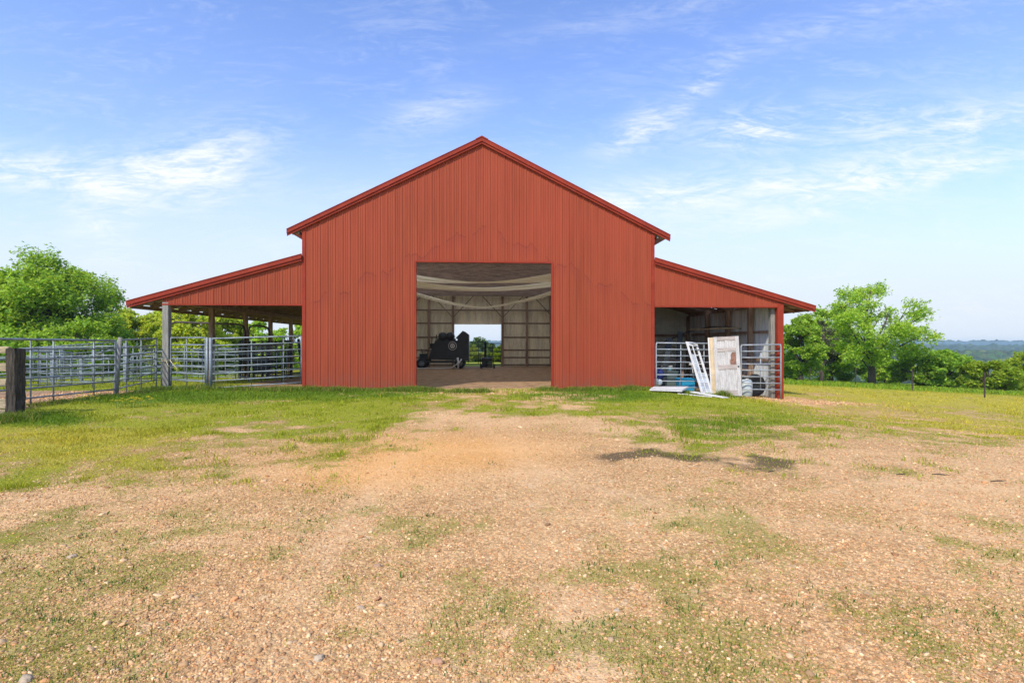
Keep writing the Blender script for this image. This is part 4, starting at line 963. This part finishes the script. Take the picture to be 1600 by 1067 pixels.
def make_tree(name, label, x, y, h, w, seed, base, clumps=46, per=330, ls=.17, cb=.14, trunk_r=None, dens=.62, lobes=None, group='trees round the barn', sink=.0, flat=.8, cr=1.):
    rng = np.random.default_rng(seed); rd = random.Random(seed)
    o = empty(name, (x, y, G(x, y)-sink), 0, label, 'tree', group)
    cz0 = h*cb; Hc = h-cz0; cs = []
    tries = 0
    while len(cs) < clumps and tries < 4000:
        tries += 1
        v = rng.normal(size=3); v /= np.linalg.norm(v); rr = rng.uniform(.25, 1)**.5
        q = v*rr; taper = 1.-.18*max(0, q[2])
        c = np.array([q[0]*w*.5*taper, q[1]*w*.5*taper, cz0+Hc*(.48+.50*q[2])])
        if lobes:
            ok = any(abs(c[0]-lx)/lr <= 1 and abs(c[2]-lz)/lh <= 1 and ((c[0]-lx)/lr)**2+((c[2]-lz)/lh)**2 < 1 for lx, lz, lr, lh in lobes)
            if not ok: continue
        if all(np.linalg.norm(c-d[0]) > w*.055 for d in cs): cs.append((c, min(w, h*1.2)*rng.uniform(.085, .145)*cr))
    pts = []; stray = []
    for c, r in cs:
        m = int(per*(r/(w*.1))**2); v = rng.normal(size=(m, 3)); v /= np.linalg.norm(v, axis=1)[:, None]
        rad = rng.uniform(.15, 1, (m, 1))**.55*r*(1+.35*np.sin(v[:, :1]*5+c[0])*np.cos(v[:, 1:2]*4+c[1]))
        p = c+v*rad*np.array([1.15, 1.15, .80]); p[:, 2] += .12*r*np.sin(p[:, 0]*3)
        # sprigs: gather leaves along short twigs so the outline frays
        nn = fbm(p[:, 0]*2.3+seed, p[:, 2]*2.3+p[:, 1]*1.7, 2, seed); p = p[nn > (1-dens)*.74]; pts.append(p)
        tw = int(5+r*3)
        for _ in range(tw):
            d = rng.normal(size=3); d[2] = abs(d[2])*.6; d /= np.linalg.norm(d); Lq = r*rng.uniform(.9, 1.5); q = rng.uniform(.3, 1, (14, 1)); stray.append(c+d*q*Lq+rng.normal(size=(14, 3))*.08*r)
    P = np.concatenate(pts+stray)
    tint = np.array(base)
    crown = leaf_mesh('crown', P, ls, tint, rng, o, flat=flat)
    # trunk and limbs
    tr = trunk_r or h*.028; mb = MB(); th = h*.42; bend = [(0, 0, -.4), (rd.uniform(-.1, .1), 0, th*.3), (rd.uniform(-.3, .3), rd.uniform(-.2, .2), th*.7), (rd.uniform(-.4, .4), 0, th), (rd.uniform(-.5, .5), 0, h*.66), (rd.uniform(-.3, .3), 0, h*.86)]
    mb.tube(bend, [tr*1.35, tr, tr*.82, tr*.66, tr*.4, tr*.12], 9)
    for i, (c, r) in enumerate(cs):
        if i % 2 and i > 16: continue
        t = rd.uniform(.18, .62); s0 = Vector(bend[1]).lerp(Vector(bend[3]), min(1, t)) if c[2] < h*.7 else Vector(bend[3]).lerp(Vector(bend[4]), rd.random())
        if s0.z > c[2]: s0.z = max(th*.25, c[2]-.12*h)
        e = Vector(c); m1 = s0.lerp(e, .4)+Vector((rd.uniform(-.25, .25), rd.uniform(-.25, .25), .06*h*rd.random())); m2 = s0.lerp(e, .75)+Vector((rd.uniform(-.25, .25), 0, .03*h))
        b0 = tr*rd.uniform(.22, .42); mb.tube([tuple(s0), tuple(m1), tuple(m2), tuple(e)], [b0, b0*.7, b0*.4, b0*.12], 5, cap=False)
        for _ in range(2):
            d = Vector((rd.uniform(-1, 1), rd.uniform(-1, 1), rd.uniform(0, 1)))*float(r)*1.1; mb.tube([tuple(m2), tuple(e+d)], [b0*.3, .008], 4, cap=False)
    mb.build('trunk', M_BARK, o)
    return o
GM, GD, GY, GL = (.36, .52, .075), (.36, .54, .08), (.56, .63, .08), (.47, .64, .09)
def T(name, label, px, D, ytop, wpx, seed, base, **kw):
    x = (px-800)*D/F; g = G(x, D); h = EYE+(HY-ytop)*D/F-g
    return make_tree(name, label, x, D, h*1.03, wpx*D/F, seed, base, **kw)
T('oak_tree', 'big round green oak rising behind the corral at the far left', 78, 40, 411, 196, 1, GM, clumps=105, per=430, ls=.19, cb=.0, dens=.72)
T('oak_tree', 'dark oak at the left edge behind the big round oak', -20, 46, 440, 150, 2, GD, clumps=52, per=260, ls=.2, cb=.05)
T('leafy_tree', 'low bushy tree filling in under the big round oak, behind the long panel', 120, 36, 500, 150, 3, GM, clumps=52, per=300, ls=.17, cb=.0)
T('leafy_tree', 'small yellow green tree between the big oak and the left eave', 212, 50, 483, 90, 4, GY, clumps=45, per=260, ls=.2, cb=.0)
T('leafy_tree', 'dark low tree behind the short angled corral panel', 180, 44, 520, 80, 5, GD, clumps=35, per=230, ls=.19, cb=.0)
T('leafy_tree', 'yellow green tree seen just left of the lean-to corner post', 250, 56, 486, 70, 6, GY, clumps=42, per=250, ls=.22, cb=.0)
T('leafy_tree', 'bright yellow green tree framed between the first two lean-to posts', 300, 44, 478, 92, 7, GY, clumps=59, per=280, ls=.19, cb=.0)
T('leafy_tree', 'bright tree behind the wide pipe arch, right of the first inner post', 352, 48, 489, 75, 8, (.38, .48, .05), clumps=49, per=260, ls=.2, cb=.0)
T('leafy_tree', 'thin mid green tree behind the narrow pipe arch', 402, 55, 500, 60, 9, GL, clumps=38, per=230, ls=.21, cb=.0, dens=.5)
T('leafy_tree', 'green tree nearest the red wall seen through the left lean-to', 455, 60, 503, 64, 10, GL, clumps=38, per=220, ls=.22, cb=.0)
T('leafy_tree', 'pale yellow green bush filling the gap behind the third inner post', 378, 62, 520, 60, 41, GY, clumps=40, per=220, ls=.22, cb=.0)
T('leafy_tree', 'low yellow green bush behind the cattle chute', 425, 66, 530, 70, 42, GY, clumps=40, per=220, ls=.24, cb=.0)
T('leafy_tree', 'low bush behind the cord tied panel', 285, 60, 535, 70, 43, GL, clumps=40, per=220, ls=.22, cb=.0)
T('leafy_tree', 'dark bush between the lean-to bays, low and far', 335, 64, 530, 60, 44, GM, clumps=36, per=220, ls=.22, cb=.0)
T('leafy_tree', 'dense dark bush at the far left below the oaks', 20, 35, 510, 130, 45, GD, clumps=44, per=280, ls=.16, cb=.0)
T('leafy_tree', 'dense bush behind the square galvanised post', 70, 37, 525, 120, 46, GM, clumps=44, per=280, ls=.16, cb=.0)
# right side
T('oak_tree', 'tall open-crowned oak standing alone in the right field', 1362, 50, 436, 156, 12, GL, cr=.72, clumps=66, per=520, ls=.17, cb=.12, dens=.56, trunk_r=.30,
  lobes=[(-.5, 7.6, 2.2, 2.2), (2.7, 5.6, 1.9, 1.5), (-2.8, 4.9, 1.9, 1.9), (0, 4.2, 4.3, 1.9), (-1.4, 2.7, 2.6, 1.1), (3.4, 3.6, 1.6, 1.1)])
T('leafy_tree', 'leafy tree right beside the right eave of the barn', 1252, 44, 486, 64, 13, GM, clumps=59, per=260, ls=.17, cb=.06, dens=.58)
T('leafy_tree', 'green tree between the right eave and the tall open oak', 1298, 55, 478, 74, 14, GL, clumps=56, per=260, ls=.19, cb=.08, dens=.55)
T('bare_tree', 'sparse greyish tree with few leaves in front of the right trees', 1283, 48, 500, 44, 15, (.16, .17, .11), clumps=26, per=60, ls=.12, cb=.2, dens=.4)
T('leafy_tree', 'low bushy tree behind the trunk of the tall oak, to its left', 1325, 58, 540, 60, 16, GD, clumps=31, per=240, ls=.2, cb=.0)
T('leafy_tree', 'low dense tree right of the tall oak at the field edge', 1432, 50, 552, 70, 17, GM, clumps=45, per=260, ls=.18, cb=.0)
T('leafy_tree', 'round dense green tree between the second pair of field fence posts', 1480, 48, 548, 66, 18, GD, clumps=49, per=280, ls=.18, cb=.0)
T('leafy_tree', 'olive green tree just behind the rightmost fence post', 1545, 46, 559, 70, 19, (.36, .47, .05), clumps=44, per=280, ls=.18, cb=.0)
T('leafy_tree', 'olive tree cut off by the right edge of the picture', 1606, 50, 553, 82, 20, (.38, .48, .05), clumps=44, per=280, ls=.18, cb=.0)
T('leafy_tree', 'dark low tree closing the gap behind the two right hand trees', 1512, 53, 571, 60, 21, GD, clumps=35, per=240, ls=.19, cb=.0)
T('leafy_tree', 'pale distant bushy tree low between the tall oak and its right neighbour', 1398, 66, 565, 60, 22, GY, clumps=35, per=220, ls=.24, cb=.0)
T('leafy_tree', 'dark bush low beside the red corner post in the right field', 1245, 47, 540, 60, 51, GD, clumps=36, per=240, ls=.17, cb=.0)
T('leafy_tree', 'bush under the bare greyish tree', 1288, 56, 545, 60, 52, GM, clumps=36, per=240, ls=.19, cb=.0)
T('leafy_tree', 'light green bush just right of the tall oak trunk', 1382, 60, 560, 56, 53, GL, clumps=34, per=240, ls=.2, cb=.0)
# beyond the rear doorway
T('leafy_tree', 'pale green tree in the left half of the rear doorway', 742, 66, 541, 40, 23, (.27, .32, .08), clumps=38, per=200, ls=.22, cb=.0)
T('leafy_tree', 'bright yellow green bush tree at the right side of the rear doorway', 781, 58, 541, 26, 24, (.26, .34, .03), clumps=35, per=200, ls=.2, cb=.0)
T('leafy_tree', 'taller hazy green tree farther off through the rear doorway', 752, 110, 528, 56, 25, (.13, .20, .06), clumps=38, per=200, ls=.36, cb=.0)
T('leafy_tree', 'second far tree peeping over the right rear gate', 768, 95, 534, 26, 26, (.14, .21, .05), clumps=24, per=180, ls=.32, cb=.0)

# ------------------------------------------------------------------ far wood as one mass
def forest(name, label, n, y0, y1, wmul, size, seed, base, sub):
    rng = np.random.default_rng(seed); y = np.exp(rng.uniform(np.log(y0), np.log(y1), n)); x = rng.uniform(-1, 1, n)*y*wmul; z = gz(x, y)
    # icosphere
    import bmesh
    bm = bmesh.new(); bmesh.ops.create_icosphere(bm, subdivisions=sub, radius=1); bm.verts.ensure_lookup_table()
    U = np.array([v.co for v in bm.verts]); Fi = np.array([[v.index for v in f.verts] for f in bm.faces]); bm.free()
    s = size*rng.uniform(.6, 1.3, n); k = len(U)
    q = U[None]*(1+.32*np.sin(U[None, :, 0:1]*7+x[:, None, None])*np.sin(U[None, :, 1:2]*6+y[:, None, None])*np.cos(U[None, :, 2:3]*5+x[:, None, None])+rng.uniform(-.12, .12, (n, k, 1)))
    V = q*s[:, None, None]*np.array([1, 1, .85])+np.stack([x, y, z+s*.5], 1)[:, None]
    Fa = Fi[None]+(np.arange(n)*k)[:, None, None]
    c = np.array(base)[None]*rng.uniform(.6, 1.5, (n, 1))*np.array([1, 1, 1]); c[:, 0] *= rng.uniform(.8, 1.5, n)
    cc = np.repeat(c, k, 0)*rng.uniform(.7, 1.25, (n*k, 1))
    o = npmesh(name, V.reshape(-1, 3), Fa.reshape(-1, 3), M_LEAF, np.clip(cc, 0, 1)); tag(o, label, 'woodland', kind='stuff')
forest('woodland', 'wooded valley falling away beyond the field', 11000, 560, 1050, 1.15, 7.0, 5, (.09, .16, .03), 2)
forest('woodland', 'wooded ridge in the middle distance, bluish with haze', 12000, 1080, 2150, 1.15, 10.5, 6, (.08, .14, .035), 1)
forest('woodland', 'farthest wooded ridge along the horizon', 12000, 2600, 4000, 1.15, 15, 7, (.07, .13, .035), 1)

# ------------------------------------------------------------------ grass, weeds, stones
def f_grass(t, out):
    a = t.new('ShaderNodeAttribute', attribute_name='tint').outputs['Color']
    d = t.new('ShaderNodeBsdfDiffuse'); tr = t.new('ShaderNodeBsdfTranslucent'); mx = t.new('ShaderNodeMixShader'); mx.inputs[0].default_value = .35
    t.put(d.inputs[0], a); t.put(tr.inputs[0], a)
    t.l.new(d.outputs[0], mx.inputs[1]); t.l.new(tr.outputs[0], mx.inputs[2]); t.l.new(mx.outputs[0], out.inputs[0])
M_GRASS = mat('grass_blade', f_grass)
def blades(name, label, x, y, hgt, wid, col, rng, cat='grass'):
    n = len(x); z = gz(x, y); a = rng.uniform(0, 2*math.pi, n); dx, dy = np.cos(a), np.sin(a); ln = rng.uniform(.1, .9, n)*hgt; la = rng.uniform(0, 2*math.pi, n)
    b = np.stack([x, y, z-.01], 1); side = np.stack([dx*wid/2, dy*wid/2, 0*dx], 1)
    mid = b+np.stack([np.cos(la)*ln*.35, np.sin(la)*ln*.35, hgt*.6], 1); tip = b+np.stack([np.cos(la)*ln, np.sin(la)*ln, hgt*rng.uniform(.8, 1.05, n)], 1)
    V = np.stack([b-side, b+side, mid+side*.7, tip, mid-side*.7], 1).reshape(-1, 3)
    i = np.arange(n)[:, None]*5; F3 = np.concatenate([i+np.array([[0, 1, 2]]), i+np.array([[0, 2, 4]]), i+np.array([[4, 2, 3]])], 0)
    return tag(npmesh(name, V, F3, M_GRASS, np.repeat(col, 5, 0)), label, cat, kind='stuff')
def scatter(n, rng, D0, D1, pw=1.0, xr=1.06):
    """points in the wedge the photo shows, thinning with distance"""
    u = rng.uniform(0, 1, n); D = 1/(1/D0+(1/D1-1/D0)*u) if pw == 2 else D0*(D1/D0)**u
    return rng.uniform(-xr, xr, n)*D, D
def grass_cols(k, rng, sel):
    n = sel.sum(); g = np.array([.15, .24, .022]); yl = np.array([.64, .53, .07]); md = np.array([.35, .40, .03])
    t = np.clip(k['dry'][sel]*1.1+rng.normal(0, .22, n), 0, 1)[:, None]; q = np.clip(k['green'][sel]*1.3+rng.normal(0, .2, n), 0, 1)[:, None]
    c = md*(1-t)+yl*t; c = c*(1-q)+g*q; return c*rng.uniform(.65, 1.4, (n, 1))
rg = np.random.default_rng(3)
x, y = scatter(620000, rg, 5.5, 34, 1); k = masks(x, y)
s_, t_ = inv(x, y); outb = ~((np.abs(s_+.0) < 10.7) & (t_ > .02) & (t_ < 18.3) & ~((s_ < -8.8) & (s_ > -10.8)))
p = k['lawn']*.80; sel = (rg.uniform(0, 1, len(x)) < p) & outb
x1, y1 = x[sel], y[sel]; cl = fbm(x1/.5, y1/.5, 3, 77)
h = (.026+.05*k['green'][sel]+.16*np.clip(cl-.56, 0, 1)*2)*rg.uniform(.5, 1.3, sel.sum())
blades('lawn_grass', 'short yellow green grass round the gravel yard', x1, y1, h, .0042+.00075*y1, grass_cols(k, rg, sel), rg)
# taller fringe at walls, posts and panels
fx, fy, fh = [], [], []
def fringe(p0, p1, n, hh, w=.18):
    t = rg.uniform(0, 1, n); m = fbm(t*18, t*0+len(fx), 3, 5); keep = m > .36; t = t[keep]; m = m[keep]
    fx.append(p0[0]+(p1[0]-p0[0])*t+rg.normal(0, w, len(t))); fy.append(p0[1]+(p1[1]-p0[1])*t+rg.normal(0, w, len(t))-w*.8); fh.append(hh*(.35+1.2*(m-.3))*rg.uniform(.5, 1.35, len(t)))
fringe(L(-6.2, -.25), L(-2.2, -.30), 9000, .20); fringe(L(-2.6, -.5), L(-1.4, -.7), 3200, .24, .15); fringe(L(-.9, -.95), L(.35, -1.0), 3200, .20, .16)
fringe(L(2.0, -.5), L(6.2, -.3), 9000, .20); fringe(L(-10.9, -.35), L(-6.2, -.3), 7000, .22, .25); fringe((-11.9, 12.2), (-11.3, 15.2), 4500, .11, .20)
fringe((-11.2, 15.2), (-11.6, 17.2), 3500, .12, .2); fringe((-10.9, 10.4), (-10.0, 10.6), 5200, .26, .16); fringe(L(6.2, -.7), L(8.9, -.8), 2600, .13, .25); fringe((7.0, 17.3), (7.3, 17.2), 700, .30, .08)
fringe((-12.6, 9.8), (-10.9, 10.5), 3500, .2, .25)
x2, y2, h2 = map(np.concatenate, (fx, fy, fh)); h2 = np.clip(h2, .03, .5)
sN, tN = inv(x2, y2); ok = ~((tN > -.06) & (sN > -6.2) & (sN < 10.8)); x2, y2, h2 = x2[ok], y2[ok], h2[ok]; n = len(x2)
c2 = np.array([.13, .21, .022])[None]*rg.uniform(.6, 1.7, (n, 1)); yq = rg.uniform(0, 1, n) < .28; c2[yq] = np.array([.38, .36, .09])*rg.uniform(.7, 1.2, (yq.sum(), 1))
blades('tall_grass', 'taller green grass growing along the wall, posts and panels', x2, y2, h2, np.full(n, .014), c2, rg)
# little weed tufts in the stones
x, y = scatter(26000, rg, 2.1, 16, 1); k = masks(x, y); sel = rg.uniform(0, 1, len(x)) < np.clip(k['sparse']*1.0+.012*(1-k['lawn'])*(1-k['floor'])*(1-k['forest']), 0, .9)*(k['lawn'] < .5)
cx_, cy_ = x[sel], y[sel]; m = 11; R_ = rg.uniform(.02, .085, len(cx_))
X = (cx_[:, None]+rg.normal(size=(len(cx_), m))*R_[:, None]).ravel(); Y = (cy_[:, None]+rg.normal(size=(len(cx_), m))*R_[:, None]).ravel()
big = np.repeat(rg.uniform(0, 1, len(cx_)) < .05, m); n = len(X)
hh = rg.uniform(.010, .030, n)*(1+big*.8); tt = np.repeat(rg.uniform(0, 1, len(cx_)), m)[:, None]
cc = (np.array([.19, .25, .035])*(1-tt)+np.array([.48, .41, .09])*tt)*rg.uniform(.6, 1.4, (n, 1)); cc[big] = np.array([.075, .17, .03])*rg.uniform(.7, 1.3, (big.sum(), 1))
blades('weeds', 'thin green weeds scattered through the gravel', X, Y, hh, .0035+.0011*Y, cc, rg, 'weeds')
# taller field grass beyond the fence and behind the corral
x, y = scatter(90000, rg, 24, 62, 1, 1.1); k = masks(x, y); s_, t_ = inv(x, y); sel = ~((np.abs(s_) < 12) & (t_ < 19)) & (k['green'] > .25)
x1, y1 = x[sel], y[sel]; n = len(x1)
blades('field_grass', 'lush green pasture grass beyond the wire fence', x1, y1, rg.uniform(.08, .26, n), .012+.0011*y1, np.array([.20, .35, .03])[None]*rg.uniform(.6, 1.6, (n, 1))*np.stack([rg.uniform(.8, 1.7, n), np.ones(n), np.ones(n)], 1), rg)

def f_stone(t, out):
    b = t.new('ShaderNodeBsdfPrincipled'); a = t.new('ShaderNodeAttribute', attribute_name='tint').outputs['Color']; P = t.new('ShaderNodeNewGeometry').outputs['Position']
    col = t.mix(t.ss(t.noise(P, 60, 4, .6), .3, .7, 0, .35), a, (.30, .20, .13)); t.put(b.inputs['Base Color'], col)
    b.inputs['Roughness'].default_value = .9; b.inputs['Specular IOR Level'].default_value = .2; t.l.new(b.outputs[0], out.inputs[0])
M_STONE = mat('stone', f_stone)
def stones(name, label, x, y, s, col, rng, sub=1, kind='stuff', cat='gravel'):
    import bmesh
    bm = bmesh.new(); bmesh.ops.create_icosphere(bm, subdivisions=sub, radius=1); bm.verts.ensure_lookup_table()
    U = np.array([v.co for v in bm.verts]); Fi = np.array([[v.index for v in f.verts] for f in bm.faces]); bm.free(); n = len(x); kk = len(U)
    q = U[None]*rng.uniform(.68, 1.25, (n, kk, 1)); sc = np.stack([rng.uniform(.7, 1.4, n), rng.uniform(.6, 1.1, n), rng.uniform(.32, .75, n)], 1); q = q*sc[:, None]
    a = rng.uniform(0, 2*math.pi, n); ca, sa = np.cos(a)[:, None], np.sin(a)[:, None]; tl = rng.normal(0, .25, (n, 1))
    qx, qy, qz = q[..., 0], q[..., 1], q[..., 2]+q[..., 0]*tl; V = np.stack([qx*ca-qy*sa, qx*sa+qy*ca, qz], 2)*s[:, None, None]
    V = V+np.stack([x, y, gz(x, y)+s*.12], 1)[:, None]; Fa = Fi[None]+(np.arange(n)*kk)[:, None, None]
    return tag(npmesh(name, V.reshape(-1, 3), Fa.reshape(-1, 3), M_STONE, np.repeat(col, kk, 0)), label, cat, kind=kind)
PAL = np.array([(.56, .39, .25), (.62, .47, .32), (.68, .56, .42), (.46, .28, .165), (.74, .66, .54), (.40, .29, .20), (.58, .36, .21), (.64, .49, .34)])
def pcol(n, rng, wt=None): return PAL[rng.choice(len(PAL), n, p=wt)]*np.array([1.26, .98, .64])*rng.uniform(.55, 1.22, (n, 1))
x, y = scatter(230000, rg, 2.0, 15, 1, 1.05); k = masks(x, y); sel = rg.uniform(0, 1, len(x)) < (1-k['lawn'])*(1-.8*k['dark_patch'])*(1-.8*k['floor'])*(1-.75*k['track'])*(1-.45*k['sparse'])*.9
x1, y1 = x[sel], y[sel]; n = len(x1); s = np.clip(np.exp(rg.normal(math.log(.0044), .46, n)), 0, .013)*(1+.05*y1); col = pcol(n, rg)
og = masks(x1, y1)['orange'][:, None]; col = col*(1-og*.6)+np.array([.80, .43, .15])*og*.6
stones('gravel', 'pinkish tan crushed gravel covering the yard', x1, y1, s, col, rg, 1)
x, y = scatter(1200, rg, 2.2, 14, 1, 1.05); k = masks(x, y); sel = (k['lawn'] < .4) & (k['floor'] < .2) & (rg.uniform(0, 1, len(x)) < .35+.65*sst(-x, -2, 3)); x1, y1 = x[sel], y[sel]; n = len(x1)
stones('pebbles', 'larger pale stones scattered through the gravel', x1, y1, np.clip(np.exp(rg.normal(math.log(.012), .36, n)), 0, .026)*(1+.04*y1), pcol(n, rg, [.12, .20, .26, .06, .18, .04, .05, .09])*.95, rg, 2, cat='stones')
# stony edge by the right post and inside the doorway, dirt lumps in the corral
x = np.concatenate([rg.normal(10.2, 1.5, 2600), rg.normal(-1.1, 1.4, 900), rg.uniform(-14, -11.6, 2600)]); y = np.concatenate([rg.normal(18.1, .5, 2600), rg.normal(17.0, .6, 900), rg.uniform(11, 16.2, 2600)])
stones('rubble', 'broken pinkish stones by the right lean-to and in the corral', x, y, rg.uniform(.012, .034, len(x)), pcol(len(x), rg), rg, 1, cat='rubble')
RK = [(683, 1037, 0.038, (.66, .42, .30), 'largest pink rock near the bottom edge, half sunk in gravel'), (497, 1031, 0.034, (.68, .62, .52), 'pale grey white flat rock close to the bottom edge'), (565, 952, 0.030, (.72, .60, .50), 'tan rock alone in the lower gravel with a pale chip beside it'),
      (588, 938, 0.030, (.60, .34, .20), 'orange brown rock above the lower tan rock'), (41, 1060, 0.038, (.64, .58, .48), 'whitish rock in the lower left corner'), (112, 867, 0.041, (.62, .54, .44), 'pale rock with a dark side at the left of the gravel'),
      (964, 955, 0.024, (.74, .68, .58), 'small bright white stone in the lower right gravel'), (590, 885, 0.038, (.55, .40, .30), 'brown rock among weeds left of the middle gravel')]
for px, py, s, c, lb in RK:
    D = F*EYE/(py-HY); x = (px-800)*D/F; o = stones('rock', lb, np.array([0.]), np.array([0.]), np.array([s*.8]), np.array([c])*np.array([.80, .70, .55]), np.random.default_rng(px), 3, kind='thing', cat='rock'); o.location = (x, D, G(x, D)-G(0, 0)-s*.12)
# yellow flowers by the fence
def flowers(label, px, py, n, w, seed):
    rr = random.Random(seed); D = 14.3 if px < 170 else 14.0; D = F*(EYE-.08)/(py-HY); x0 = (px-800)*D/F; mb = MB(); st = mb
    for _ in range(n):
        x, y, h = rr.gauss(0, w), rr.gauss(0, w*.6), rr.uniform(.14, .27); st.tube([(x, y, -.02), (x+rr.uniform(-.02, .02), y, h)], .003, 4, m=1)
        for k in range(5):
            a = k*1.257+rr.random(); mb.quad((x, y, h), (x+.03*math.cos(a-.4), y+.03*math.sin(a-.4), h+.014), (x+.04*math.cos(a), y+.04*math.sin(a), h+.006), (x+.03*math.cos(a+.4), y+.03*math.sin(a+.4), h+.014))
    o = mb.build('wildflowers', [pbr('yellow_petal', (.80, .62, .02), .7), pbr('green_stem', (.10, .19, .03), .8)]); o.location = (x0, D, G(x0, D)); tag(o, label, 'flowers', kind='stuff')
flowers('larger clump of small yellow flowers in the grass before the short corral panel', 209, 634, 34, .20, 1); flowers('smaller clump of yellow flowers below the long corral panel', 133, 630, 14, .16, 2)
# fallen twigs on the right gravel
for i, (px, py, l, a) in enumerate(((1408, 742, .07, .2), (1470, 742, .09, -.3), (1560, 751, .10, .1), (1205, 737, .06, .5))):
    D = F*EYE/(py-HY); x = (px-800)*D/F; c, s = math.cos(a), math.sin(a)
    o = MB().tube([(-l*c, -l*s, .008), (0, .01, .010), (l*c, l*s, .007)], [.005, .007, .003], 6).build('twig', M_BARK); o.location = (x, D, G(x, D))
    tag(o, ('dark twig lying highest and furthest left of the right-hand three', 'bent dark twig in the middle of the right-hand three', 'dark twig at the right edge of the gravel', 'small dark twig beside the dark patch')[i], 'twig')

# ------------------------------------------------------------------ air
def f_haze(t, out):
    v = t.new('ShaderNodeVolumePrincipled'); v.inputs['Color'].default_value = (.62, .86, 1.0, 1); v.inputs['Density'].default_value = 2.2e-4
    v.inputs['Anisotropy'].default_value = .0
    t.l.new(v.outputs[0], out.inputs['Volume'])
M_HAZE = mat('haze_air', f_haze)
tag(MB().box(-6400, 6400, -70, 5900, -75, 14).build('haze', M_HAZE), 'thin pale air fading the far hills', 'haze', kind='stuff')
